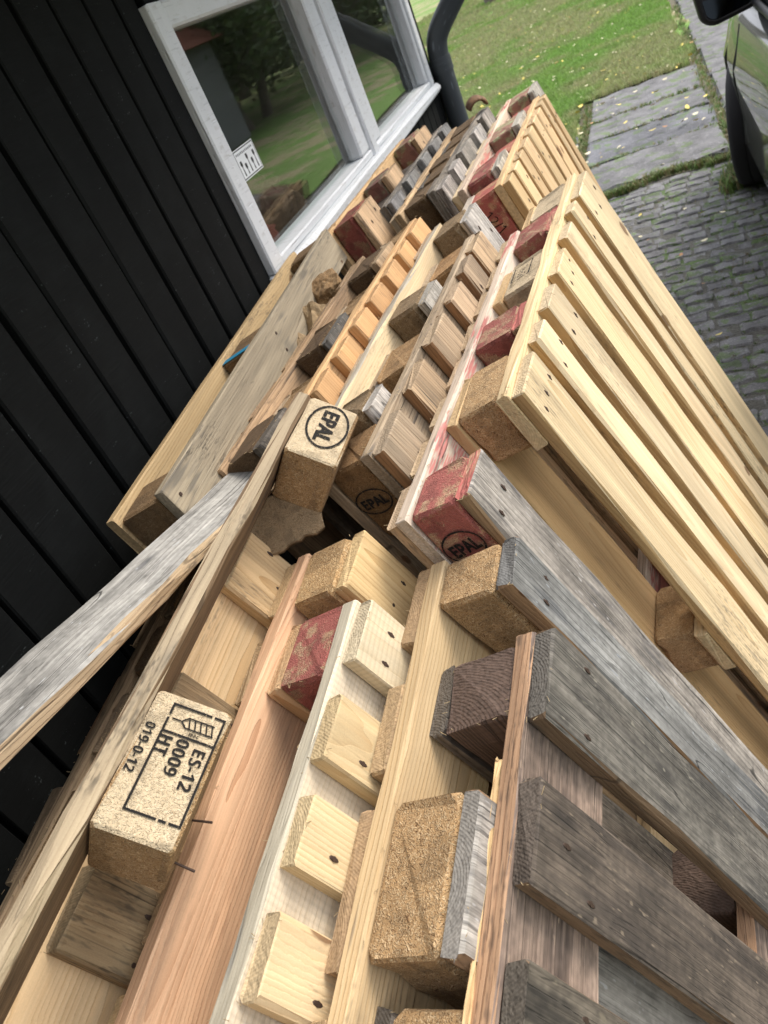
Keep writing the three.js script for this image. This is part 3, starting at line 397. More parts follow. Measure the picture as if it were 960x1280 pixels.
// ------------------------------------------------------------------ ground, paving, lawn
function sheetTex(n, fn, bumpFn) {
  const px = new Uint8Array(n * n * 4), bp = new Uint8Array(n * n * 4);
  for (let j = 0; j < n; j++) for (let i = 0; i < n; i++) { const k = (j * n + i) * 4, c = fn(i / n, j / n); for (let q = 0; q < 3; q++) px[k + q] = s255(c[q]); px[k + 3] = 255; bp[k] = bp[k + 1] = bp[k + 2] = 255 * clamp(bumpFn ? bumpFn(i / n, j / n) : 0.5); bp[k + 3] = 255; }
  return { map: tex(px, n, n, true), bumpMap: tex(bp, n, n, false) };
}
const stoneT = sheetTex(512, (u, v) => { const a = fbm(u * 9, v * 9, 4), g = noise(u * 230, v * 230), sp = noise(u * 90 + 5, v * 90) > 0.83 ? 1 : 0, ms = smooth(0.56, 0.7, fbm(u * 14 + 31, v * 14, 4)); const b = 0.03 + 0.13 * a + 0.05 * g + 0.06 * sp; return [b * (1 - 0.25 * ms), b * 1.02, b * 1.08 * (1 - 0.5 * ms)]; }, (u, v) => 0.3 + 0.4 * fbm(u * 60, v * 60, 3) + 0.3 * noise(u * 240, v * 240));
const stone = new THREE.MeshStandardMaterial({ ...stoneT, bumpScale: 0.006, roughness: 0.9, name: 'grey_stone' });
const stone2 = stone.clone(); stone.color.setRGB(1.1, 1.07, 1.04); stone2.color.setRGB(0.98, 0.95, 0.93); const stone3 = stone.clone(); stone3.color.setRGB(1.22, 1.19, 1.16);
const flag = stone.clone(); flag.color.setRGB(0.85, 0.85, 0.89);
const soilT = sheetTex(512, (u, v) => { const a = fbm(u * 40, v * 40, 4), g = noise(u * 300, v * 300); return [0.075 + 0.05 * a + 0.03 * g, 0.068 + 0.045 * a + 0.03 * g, 0.045 + 0.03 * a + 0.02 * g]; }, (u, v) => fbm(u * 90, v * 90, 3));
const soil = new THREE.MeshStandardMaterial({ ...soilT, bumpScale: 0.01, roughness: 1, name: 'soil' });
const lawnT = sheetTex(1024, (u, v) => {
  const a = fbm(u * 7, v * 7, 4), b = fbm(u * 26 + 7, v * 26, 4), g = noise(u * 380, v * 380), dry = smooth(0.44, 0.66, a * 0.65 + b * 0.4);
  const G = [0.14, 0.25, 0.05], D = [0.31, 0.28, 0.15]; return [0, 1, 2].map(n => (G[n] * (1 - dry) + D[n] * dry) * (0.6 + 0.75 * g));
}, (u, v) => 0.5 * noise(u * 380, v * 380) + 0.5 * fbm(u * 120, v * 120, 2));
const lawnM = new THREE.MeshStandardMaterial({ ...lawnT, bumpScale: 0.03, roughness: 1, name: 'lawn_turf' });
function sheet(x0, x1, z0, z1, nx, nz, dy, uvs, wob = 0) {
  const g = new THREE.PlaneGeometry(1, 1, nx, nz), p = g.attributes.position, u = g.attributes.uv;
  for (let i = 0; i < p.count; i++) {
    let x = x0 + (x1 - x0) * u.getX(i), z = z0 + (z1 - z0) * u.getY(i);
    if (wob) { const e = Math.min(u.getX(i), 1 - u.getX(i)) < 0.001, f = Math.min(u.getY(i), 1 - u.getY(i)) < 0.001; if (e) x += (fbm(z * 2.2, x * 3, 3) - 0.5) * wob; if (f) z += (fbm(x * 2.2 + 9, z * 3, 3) - 0.5) * wob; }
    p.setXYZ(i, x, groundY(z) + dy, z); u.setXY(i, x / uvs, z / uvs);
  }
  g.computeVertexNormals(); const a = g.attributes.normal; if (a.getY(0) < 0) { const ix = g.index.array; for (let i = 0; i < ix.length; i += 3) { const t = ix[i]; ix[i] = ix[i + 1]; ix[i + 1] = t; } g.computeVertexNormals(); }
  return g;
}
{
  const zs = [60, 3, 1, 0, -0.3, -1.4, -2.5, -4, -10, -30, -90], gs = [];
  for (let i = 0; i + 1 < zs.length; i++) gs.push(sheet(-90, 90, zs[i], zs[i + 1], 2, 1, -0.03, 1.2));
  const m = top('ground', mergeGeometries(gs), soil); m.userData.kind = 'structure'; m.userData.label = 'bare dark soil under and around the paving';
  const l1 = top('lawn', sheet(-40, 0.36, -8.4, -70, 40, 90, -0.004, 4.2, 0.35), lawnM); l1.userData.kind = 'structure'; l1.userData.label = 'mown lawn beyond the paving';
  const l2 = top('lawn', sheet(-40, -0.62, -6.1, -8.4, 30, 16, -0.005, 4.2, 0.3), lawnM); l2.userData.kind = 'structure'; l2.userData.label = 'lawn strip behind the shed corner';
  const l3 = top('lawn', sheet(1.75, 45, 6, -70, 30, 60, -0.004, 4.2, 0.3), lawnM); l3.userData.kind = 'structure'; l3.userData.label = 'lawn across the driveway';
}
// setts in courses across the yard
{
  const g = group('sett_paving', new THREE.Vector3(0, 0, 0)); g.userData.kind = 'structure'; g.userData.label = 'dark grey stone setts laid in uneven courses';
  const var_ = []; for (let k = 0; k < 10; k++) var_.push(piece([0.122 + rr(-0.012, 0.008), 0.06, 0.09 + rr(-0.008, 0.005)], 0, { seg: 3, ch: 0.009, jit: 0.006, chip: true, tile: 0.6 }));
  const bedT = sheetTex(512, (u, v) => { const a = fbm(u * 30, v * 30, 4), m = smooth(0.5, 0.66, fbm(u * 9 + 3, v * 9, 4)), g2 = noise(u * 250, v * 250), b = 0.06 + 0.05 * a + 0.03 * g2; return [b * (1 - 0.2 * m), b * (0.97 + 0.25 * m), b * 0.85 * (1 - 0.5 * m)]; }, (u, v) => fbm(u * 120, v * 120, 3));
  part('joint_fill', sheet(-1.2, 2.2, 2.3, -5.36, 4, 24, -0.0125, 1), new THREE.MeshStandardMaterial({ ...bedT, bumpScale: 0.01, roughness: 1, name: 'mossy_grit' }), g);
  const mats = [stone, stone2, stone3], rest = [], places = [];
  for (let r = 0; r < 80; r++) {
    const z = -5.28 + r * 0.0935; let x = -1.0 + rr(0, 0.12);
    while (x < 2.0) { places.push([x, z + 0.02 * Math.sin(x * 2.1) + rr(-0.006, 0.006)]); x += 0.127; }
  }
  for (const [x, z] of places) {
    const near = x > -0.36 && x < 0.56 && z < -2.2, k = Math.floor(rnd() * 10), y = groundY(z) - 0.036 + rr(-0.006, 0.006), ry = rr(-0.06, 0.06), rx = rr(-0.03, 0.03);
    if (near) { const m = part('sett', var_[k], mats[Math.floor(rnd() * 3)], g); m.position.set(x, y, z); m.rotation.set(rx, ry, rr(-0.03, 0.03)); }
    else rest.push(var_[k].clone().rotateX(rx).rotateY(ry).translate(x, y, z));
  }
  part('far_setts', mergeGeometries(rest), stone, g).userData.kind = 'stuff';
}
{
  const g = group('flagstone_path', new THREE.Vector3(0, 0, 0)); g.userData.kind = 'structure'; g.userData.label = 'worn grey concrete flagstones with weedy joints';
  const slab = (x0, x1, z0, z1) => { const m = part('flagstone', piece([x1 - x0 - 0.02, 0.05, Math.abs(z1 - z0) - 0.022], 0, { seg: 9, ch: 0.008, jit: 0.016, chip: true, tile: 1.1 }), rnd() < 0.5 ? flag : stone2, g); m.position.set((x0 + x1) / 2, -0.025 + rr(-0.004, 0.006), (z0 + z1) / 2); m.rotation.set(rr(-0.012, 0.012), rr(-0.02, 0.02), rr(-0.012, 0.012)); };
  const rows = [-5.48, -6.12, -6.78, -7.42, -8.3]; for (let i = 0; i + 1 < rows.length; i++) { slab(-0.55, 0.37, rows[i], rows[i + 1]); if (i < 3) slab(-1.5, -0.62, rows[i], rows[i + 1]); }
  for (let z = -5.35; z > -26; z -= 1.15) slab(0.43, 1.7, z, z - 1.15 - 0.01);
}
// grass blades, weeds and fallen leaves
function tuft(n, h, spread) {
  const pos = [], nor = []; for (let k = 0; k < n; k++) { const a = rr(0, 6.28), r = rr(0, spread), b = rr(0, 6.28), w = 0.0022 + rr(0, 0.0014), L = h * rr(0.55, 1), lean = rr(0.1, 0.75) * L; const x = Math.cos(a) * r, z = Math.sin(a) * r, cx = Math.cos(b), cz = Math.sin(b);
    const P0 = [x - cz * w, 0, z + cx * w], P1 = [x + cz * w, 0, z - cx * w], P2 = [x + cx * lean * 0.4 + cz * w * 0.8, L * 0.62, z + cz * lean * 0.4 - cx * w * 0.8], P3 = [x + cx * lean * 0.4 - cz * w * 0.8, L * 0.62, z + cz * lean * 0.4 + cx * w * 0.8], P4 = [x + cx * lean, L, z + cz * lean];
    pos.push(...P0, ...P1, ...P2, ...P0, ...P2, ...P3, ...P3, ...P2, ...P4); }
  const g = new THREE.BufferGeometry(); g.setAttribute('position', new THREE.Float32BufferAttribute(pos, 3)); g.computeVertexNormals(); return g;
}
const bladeM = new THREE.MeshPhysicalMaterial({ roughness: 0.8, transmission: 0.3, thickness: 0, side: THREE.DoubleSide, name: 'grass_blade' }); bladeM.color.setRGB(1, 1, 1);
function scatter(name, geo, list, mt, label, category, colorFn) {
  const m = new THREE.InstancedMesh(geo, mt, list.length), q = new THREE.Object3D(), c = new THREE.Color(); m.name = numbered(name); m.castShadow = m.receiveShadow = true;
  list.forEach(([x, y, z, s, flat], i) => { q.position.set(x, y, z); q.rotation.set(flat ? rr(-0.5, 0.5) : 0, rr(0, 6.28), flat ? rr(-0.5, 0.5) : 0); q.scale.setScalar(s); q.updateMatrix(); m.setMatrixAt(i, q.matrix); const k = colorFn(x, z); c.setRGB(...k); m.setColorAt(i, c); });
  scene.add(m); tag(m, label, category, null, 'stuff'); return m;
}
const dryAt = (x, z) => smooth(0.34, 0.6, fbm(x * 0.9 + 3, z * 0.5, 4) * 0.7 + noise(x * 3, z * 3) * 0.3);
const grassCol = (x, z) => { const d = dryAt(x, z) * rr(0.5, 1.15), b = rr(0.7, 1.3), e = clamp(d); return [(0.21 * (1 - e) + 0.36 * e) * b, (0.36 * (1 - e) + 0.35 * e) * b, (0.07 * (1 - e) + 0.18 * e) * b]; };
{
  const L = [];
  const add = (n, x0, x1, z0, z1, s0, s1) => { for (let i = 0; i < n; i++) { const z = rr(z0, z1), x = rr(x0, x1); if (x > -0.66 && z > -8.35) continue; if (x > 0.3 + 0.12 * noise(z * 2, 4)) continue; L.push([x, groundY(z) - 0.008, z, rr(s0, s1)]); } };
  add(26000, -2.6, 0.45, -8.2, -13, 0.8, 1.35); add(26000, -4.5, 0.5, -13, -21, 1.0, 1.6); add(12000, -7, 0.6, -21, -32, 1.2, 2.0); add(9000, -2.6, -0.6, -6.1, -8.6, 0.8, 1.3);
  scatter('grass', tuft(5, 0.055, 0.03), L, bladeM, 'short mown grass, green with dry straw coloured patches', 'grass', grassCol);
  const Wd = [];
  const edge = (n, fx, fz, s0, s1) => { for (let i = 0; i < n; i++) { const a = rnd(); Wd.push([fx(a) + rr(-0.05, 0.05) * rr(0, 1.4), groundY(fz(a)) - 0.01, fz(a) + rr(-0.04, 0.04), rr(s0, s1)]); } };
  edge(650, a => -0.5 + a * 0.95, a => -5.38 + 0.05 * Math.sin(a * 9), 0.4, 1.1);           // strip between setts and flagstones
  edge(500, a => 0.395, a => -5.4 - a * 6.5, 0.4, 1.0);
  edge(350, a => -0.585, a => -5.5 - a * 2.7, 0.4, 1.0);
  edge(260, a => 0.3 + a * 0.1, a => -4.75 - a * 0.35, 0.9, 2.0);                            // tuft beside the tyre
  for (const z of [-6.12, -6.78, -7.42]) edge(150, a => -0.55 + a * 0.9, a => z + 0.01 * Math.sin(a * 20), 0.25, 0.8);
  for (let i = 0; i < 1500; i++) { const r = Math.floor(rr(0, 34)); const z = -5.28 + (r + 0.5) * 0.0935, x = rr(-0.35, 0.75); if (noise(x * 4.5, z * 4.5) > 0.5) Wd.push([x + rr(-0.02, 0.02), groundY(z) - 0.016, z + rr(-0.012, 0.012), rr(0.2, 0.55)]); }
  scatter('weeds', tuft(6, 0.06, 0.02), Wd, bladeM, 'weeds and grass growing in the paving joints', 'weeds', (x, z) => { const b = rr(0.6, 1.25), d = rnd() < 0.35 ? 1 : 0; return d ? [0.27 * b, 0.23 * b, 0.1 * b] : [0.13 * b, 0.21 * b, 0.045 * b]; });
  // fallen birch-like leaves
  const lp = []; const lg = new THREE.CircleGeometry(0.022, 7); { const p = lg.attributes.position; for (let i = 0; i < p.count; i++) { const x = p.getX(i), y = p.getY(i); p.setXYZ(i, x * 0.75, 0.006 - 14 * x * x * 0.5 + 5 * y * y, y * 1.25); } lg.computeVertexNormals(); }
  const leafM = new THREE.MeshStandardMaterial({ roughness: 0.8, side: THREE.DoubleSide, name: 'fallen_leaf' });
  for (let i = 0; i < 1150; i++) { const z = -6.2 - 15 * Math.pow(rnd(), 1.2), x = rr(-4.2, 0.42) ; if (x < z * 0.24) continue; lp.push([x, 0.022 + 0.012 * rnd(), z, rr(0.3, 1.1), 1]); }
  for (let i = 0; i < 26; i++) { const z = rr(-5.6, -3), x = rr(-0.3, 0.45); lp.push([x, groundY(z) + 0.008, z, rr(0.3, 0.7), 1]); }
  scatter('leaves', lg, lp, leafM, 'pale yellow fallen leaves dotted over the grass', 'leaves', () => { const t = rnd(), b = rr(0.8, 1.2); return t < 0.55 ? [0.62 * b, 0.56 * b, 0.38 * b] : t < 0.85 ? [0.62 * b, 0.50 * b, 0.12 * b] : [0.42 * b, 0.22 * b, 0.10 * b]; });
}

// ------------------------------------------------------------------ the black shed with its window
const WX = -1.03, WZ0 = -1.905, WZ1 = -4.37, WEND = -4.44;
const blackT = sheetTex(512, (u, v) => { const f = noise(u * 260, v * 14), s = smooth(0.86, 0.93, noise(u * 150 + 3, v * 150) * 0.7 + noise(u * 40, v * 9) * 0.3), sc = smooth(0.9, 0.95, noise(u * 14 + v * 60, v * 6 - u * 90)) * 0.5; const dust = smooth(0.5, 0.8, fbm(u * 5, v * 5, 4)) * noise(u * 300, v * 300), b = 0.0036 + 0.0016 * f + 0.06 * s * s * s + 0.005 * sc + 0.004 * dust; return [b * 0.86, b * 1.0, b * 1.0]; }, (u, v) => 0.4 + 0.35 * noise(u * 220, v * 9) + 0.25 * fbm(u * 50, v * 10, 3));
const blackM = new THREE.MeshPhysicalMaterial({ ...blackT, specularIntensity: 0.35, bumpScale: 0.0008, roughness: 0.75, name: 'black_stained_wood' });
const gapM = blackM;
const whiteT = sheetTex(512, (u, v) => { const a = fbm(u * 10, v * 10, 4), cr = smooth(0.8, 0.9, noise(u * 190, v * 7)), d = 0.35 * smooth(0.62, 0.85, fbm(u * 40 + 4, v * 9, 4)), sp = noise(u * 160, v * 160) > 0.95 ? 1 : 0; let b = 0.68 + 0.06 * a; b *= 1 - 0.16 * cr - 0.3 * sp; return [b * 0.97 * (1 - 0.5 * d), b * (1 - 0.55 * d), b * 1.03 * (1 - 0.62 * d)]; }, (u, v) => 0.6 - 0.4 * smooth(0.8, 0.9, noise(u * 130, v * 12)) + 0.2 * fbm(u * 30, v * 30, 3));
const whiteM = new THREE.MeshStandardMaterial({ ...whiteT, bumpScale: 0.002, roughness: 0.55, name: 'worn_white_paint' });
const box = (x0, x1, y0, y1, z0, z1) => { const g = new THREE.BoxGeometry(Math.abs(x1 - x0), Math.abs(y1 - y0), Math.abs(z1 - z0)); const p = g.attributes.position, u = g.attributes.uv, n = g.attributes.normal; for (let i = 0; i < p.count; i++) { const ax = Math.abs(n.getX(i)) > 0.5 ? 0 : Math.abs(n.getY(i)) > 0.5 ? 1 : 2; const c = [p.getX(i), p.getY(i), p.getZ(i)]; ax === 0 ? u.setXY(i, c[2] * 1.9, c[1] * 0.9) : ax === 1 ? u.setXY(i, c[0] * 1.9, c[2] * 0.9) : u.setXY(i, c[0] * 1.9, c[1] * 0.9); } return g.translate((x0 + x1) / 2, (y0 + y1) / 2, (z0 + z1) / 2); };
// a box whose long edges are broken
const cbox = (x0, x1, y0, y1, z0, z1, grain, ch = 0.004, uvs = 0.55) => { const g = piece([Math.abs(x1 - x0), Math.abs(y1 - y0), Math.abs(z1 - z0)], grain, { seg: 3, ch, jit: 0.0015, chip: true }); const u = g.attributes.uv; for (let i = 0; i < u.count; i++) u.setXY(i, u.getX(i) * 0.17 / uvs, u.getY(i) * 0.17 / uvs); return g.translate((x0 + x1) / 2, (y0 + y1) / 2, (z0 + z1) / 2); };
const Y = y => y + EYE;
{
  const g = group('shed', new THREE.Vector3(0, 0, 0)); tag(g, 'black timber clad shed with a white framed window', 'shed');
  const pitch = 0.1155, eave = Y(0.5), wy0 = Y(-0.56), wy1 = Y(0.158);
  for (let n = -24; n < 40; n++) {
    const zc = -0.894 + 0.0 - pitch * n, za = zc - 0.0055, zb = zc - pitch + 0.0055;             // board between two grooves
    if (zb < WEND - 0.06) continue;
    const bot = groundY(zc) + 0.04, seg = za < WZ0 + 0.05 && za > WZ1 - 0.02 ? [[bot, wy0 - 0.004], [wy1 + 0.004, eave]] : [[bot, eave]];
    for (const [y0, y1] of seg) { let a = za, b = zb; if (za > WZ0 && zb < WZ0) { part('wall_plank', cbox(WX - 0.02, WX + rr(-0.001, 0.001), bot, eave, WZ0 + 0.003, za, 1, 0.003, 0.4), blackM, g); a = WZ0 - 0.002; if (y0 === bot && y1 === eave) break; } part('wall_plank', cbox(WX - 0.02, WX + rr(-0.001, 0.001), y0, y1, b, a, 1, 0.003, 0.4), blackM, g); }
  }
  const back = (y0, y1, z0, z1) => part('wall_core', box(WX - 0.09, WX - 0.022, y0, y1, z0, z1), gapM, g);
  back(-0.15, wy0 + 0.03, 2.0, WEND); back(wy1 - 0.02, eave, 2.0, WEND); back(wy0 + 0.03, wy1 - 0.02, 2.0, WZ0 - 0.02); back(wy0 + 0.03, wy1 - 0.02, WZ1 + 0.02, WEND);
  part('corner_board', cbox(WX - 0.09, WX + 0.006, -0.0, eave, WEND - 0.045, WEND - 0.001, 1), blackM, g);
  // inside
  const inM = new THREE.MeshStandardMaterial({ roughness: 1, name: 'bare_inner_boarding' }); inM.color.setRGB(0.22, 0.19, 0.155);
  part('end_wall', box(-4.5, WX - 0.092, -0.12, eave, WEND - 0.04, WEND + 0.05), inM, g); part('end_wall', box(-4.5, WX - 0.092, -0.15, eave, 2.0, 2.08), inM, g); part('back_wall', box(-4.6, -4.5, -0.15, eave, WEND - 0.04, 2.08), inM, g);
  part('floor_slab', box(-4.5, WX - 0.092, -0.1, -0.02, WEND + 0.05, 2.0), inM, g);
  const roofM = new THREE.MeshStandardMaterial({ roughness: 0.9, name: 'roof_felt' }); roofM.color.setRGB(0.04, 0.04, 0.042);
  part('roof', box(-4.9, -0.55, eave + 0.002, eave + 0.09, WEND - 0.25, 2.4), roofM, g);
  const gut = new THREE.CylinderGeometry(0.06, 0.06, 6.9, 14, 1, true, Math.PI, Math.PI).rotateX(Math.PI / 2); const gm = part('gutter', gut, new THREE.MeshStandardMaterial({ color: 0x39434b, roughness: 0.5, side: THREE.DoubleSide, name: 'gutter_metal' }), g); gm.position.set(-0.485, eave + 0.05, -1.1); gm.rotation.z = Math.PI / 2 * 0;
  // window
  const wn = new THREE.Group(); wn.name = 'window'; g.add(wn);
  const fx0 = WX - 0.07, fx1 = WX + 0.022, gy0 = Y(-0.466), gy1 = Y(0.0865), gA = -1.98, gB = -2.945, gC = -3.25, gD = -4.275;
  const fr = (n, ...a) => part(n, cbox(...a), whiteM, wn);
  fr('casing', fx0, fx1, Y(-0.505), wy1, gA, WZ0, 1); fr('casing', fx0, fx1, Y(-0.505), wy1, WZ1, gD - 0.03, 1);
  fr('casing', fx0, fx1 - 0.001, gy1 + 0.012, wy1, gD - 0.028, gA - 0.002, 2);
  fr('mullion', fx0, fx1 + 0.004, Y(-0.505), gy1 + 0.010, -3.135, -3.06, 1);
  fr('bottom_rail', fx0, fx1 - 0.004, Y(-0.505), gy0 - 0.014, -3.058, gA - 0.002, 2); fr('bottom_rail', fx0, fx1 - 0.004, Y(-0.505), gy0 - 0.014, gD - 0.028, -3.137, 2);
  const sash = (z0, z1) => { const w = 0.028, a = WX - 0.045, b = WX + 0.012; for (const q of [[a, b, gy0 - 0.012, gy1 + 0.010, z0, z0 + w], [a, b, gy0 - 0.012, gy1 + 0.010, z1 - w, z1]]) fr('sash_stile', ...q, 1, 0.006); };
  fr('sash_stile', WX - 0.045, WX + 0.014, gy0 - 0.012, gy1 + 0.01, -3.058, gB, 1, 0.008); fr('sash_stile', WX - 0.045, WX + 0.014, gy0 - 0.012, gy1 + 0.01, gC, -3.137, 1, 0.008); fr('sash_stile', WX - 0.045, WX + 0.010, gy0 - 0.012, gy1 + 0.01, gD - 0.026, gD, 1, 0.006);
  const sl = fr('sill', WX - 0.07, WX + 0.045, Y(-0.555), Y(-0.507), WZ1 - 0.02, WZ0 + 0.012, 2, 0.008);
  const glassM = new THREE.MeshPhysicalMaterial({ transmission: 1, thickness: 0, roughness: 0.022, ior: 1.52, name: 'window_glass' }); glassM.color.setRGB(0.93, 0.96, 0.95);
  const pane = (z0, z1) => { const p = part('pane', new THREE.PlaneGeometry(z0 - z1, gy1 - gy0 + 0.03).rotateY(Math.PI / 2), glassM, wn); p.position.set(WX - 0.026, (gy0 + gy1) / 2, (z0 + z1) / 2); const q = part('pane', p.geometry, glassM, wn); q.position.copy(p.position); q.position.x -= 0.014; return p; };
  pane(gA + 0.004, gB - 0.004); pane(gC + 0.004, gD - 0.004);
}
// sticker on the glass
{
  const cv = document.createElement('canvas'); cv.width = 280; cv.height = 160; const x = cv.getContext('2d');
  x.fillStyle = '#e9ecee'; x.fillRect(0, 0, 280, 160); x.strokeStyle = '#22262a'; x.lineWidth = 5; x.strokeRect(8, 8, 264, 144);
  x.fillStyle = '#3a3f45'; for (let k = 0; k < 11; k++) x.fillRect(24 + k * 21, 22 + (k % 3), 12, 11);
  x.fillStyle = '#14171a'; for (let k = 0; k < 5; k++) { const cx = 44 + k * 48, top_ = [62, 84, 44, 78, 48][k]; x.beginPath(); x.moveTo(cx - 7, 140); x.lineTo(cx - 3, top_ + 32); x.lineTo(cx - 13, top_ + 20); x.lineTo(cx - 11, top_); x.lineTo(cx + 11, top_); x.lineTo(cx + 13, top_ + 20); x.lineTo(cx + 3, top_ + 32); x.lineTo(cx + 7, 140); x.closePath(); x.fill(); }
  const t = new THREE.CanvasTexture(cv); t.colorSpace = THREE.SRGBColorSpace;
  const m = top('window_sticker', new THREE.PlaneGeometry(0.145, 0.081).rotateY(Math.PI / 2), new THREE.MeshStandardMaterial({ map: t, roughness: 0.6, side: THREE.DoubleSide, name: 'printed_sticker' })); m.position.copy(P(WX - 0.0245, -0.245, -2.138)); tag(m, 'small white printed sticker with five black figures on window glass', 'sticker');
}
// heap of sacks and cloth behind the glass
function cloth(p, s, rgb, seedN, label) {
  const g = new THREE.SphereGeometry(1, 72, 48), q = g.attributes.position;
  for (let i = 0; i < q.count; i++) { const x = q.getX(i), y = q.getY(i), z = q.getZ(i); const f = 0.75 + 0.35 * fbm(x * 2 + seedN, y * 2 + z * 2 + 9, 3) + 0.5 * Math.abs(noise(x * 4 + seedN, z * 5 + y * 4 + 30) - 0.5) + 0.2 * Math.abs(noise(x * 11 + seedN, z * 9 + y * 10 + 30) - 0.5); q.setXYZ(i, x * s[0] * f, y * s[1] * f, z * s[2] * f); }
  g.computeVertexNormals(); const mt = new THREE.MeshStandardMaterial({ roughness: 0.95, name: 'cloth' }); mt.color.setRGB(...rgb); const m = top('crumpled_sack', g, mt); m.position.copy(p); return tag(m, label, 'sack');
}
cloth(P(-1.33, -0.52, -2.25), [0.16, 0.12, 0.2], [0.16, 0.035, 0.03], 3, 'dull red crumpled cloth heaped behind the window pane');
cloth(P(-1.28, -0.58, -2.1), [0.12, 0.12, 0.12], [0.16, 0.16, 0.155], 11, 'pale grey crumpled sack behind the lower window corner');
cloth(P(-1.4, -0.5, -2.55), [0.2, 0.14, 0.28], [0.06, 0.038, 0.026], 23, 'brown crumpled sack behind the window pane');
cloth(P(-1.55, -0.48, -2.1), [0.2, 0.17, 0.25], [0.03, 0.045, 0.05], 37, 'dark blue crumpled cloth behind the red cloth in shed');
{ const m = top('work_bench', mergeGeometries([box(-1.9, -1.14, Y(-0.72), Y(-0.66), -3.3, -1.7), box(-1.86, -1.78, 0, Y(-0.721), -3.25, -3.15), box(-1.86, -1.78, 0, Y(-0.721), -1.85, -1.75), box(-1.26, -1.18, 0, Y(-0.721), -3.25, -3.15), box(-1.26, -1.18, 0, Y(-0.721), -1.85, -1.75)]), M('dark', [2, 2, 2])); tag(m, 'wooden work bench inside the shed under the sacks', 'bench'); }
// downpipe
{
  const pts = [[-0.485, 0.52, -4.49], [-0.485, 0.2, -4.49], [-0.50, 0.1, -4.49], [-0.56, 0.02, -4.49], [-0.90, -0.27, -4.49], [-0.955, -0.335, -4.49], [-0.972, -0.42, -4.49], [-0.972, -0.8, -4.49], [-0.972, -1.58, -4.49]].map(a => P(...a));
  const cur = new THREE.CatmullRomCurve3(pts, false, 'catmullrom', 0.25), g = group('downpipe', P(-0.972, -1.62, -4.49)); tag(g, 'dark blue grey downpipe with an offset bend at the shed corner', 'downpipe');
  const mt = new THREE.MeshStandardMaterial({ color: 0x3d4a55, roughness: 0.55, name: 'grey_pipe' }); { const s = sheetTex(128, (u, v) => { const b = 0.05 + 0.02 * fbm(u * 12, v * 12, 3) + (noise(u * 70, v * 40) > 0.93 ? 0.1 : 0); return [b * 0.85, b, b * 1.12]; }); mt.map = s.map; mt.color.setRGB(1, 1, 1); }
  const t = part('pipe', new THREE.TubeGeometry(cur, 80, 0.054, 16), mt, g); t.position.copy(g.position).negate();
  for (const y of [-0.39, -0.2]) { const c = part('pipe_socket', new THREE.CylinderGeometry(0.058, 0.058, 0.07, 16), mt, g); const u = y < -0.3 ? 0.575 : 0.5; c.position.copy(y < -0.3 ? P(-0.972, -0.45, -4.49) : P(-0.74, -0.135, -4.49)).sub(g.position); if (y > -0.3) c.rotation.z = -Math.PI / 4 - 0.08; }
}

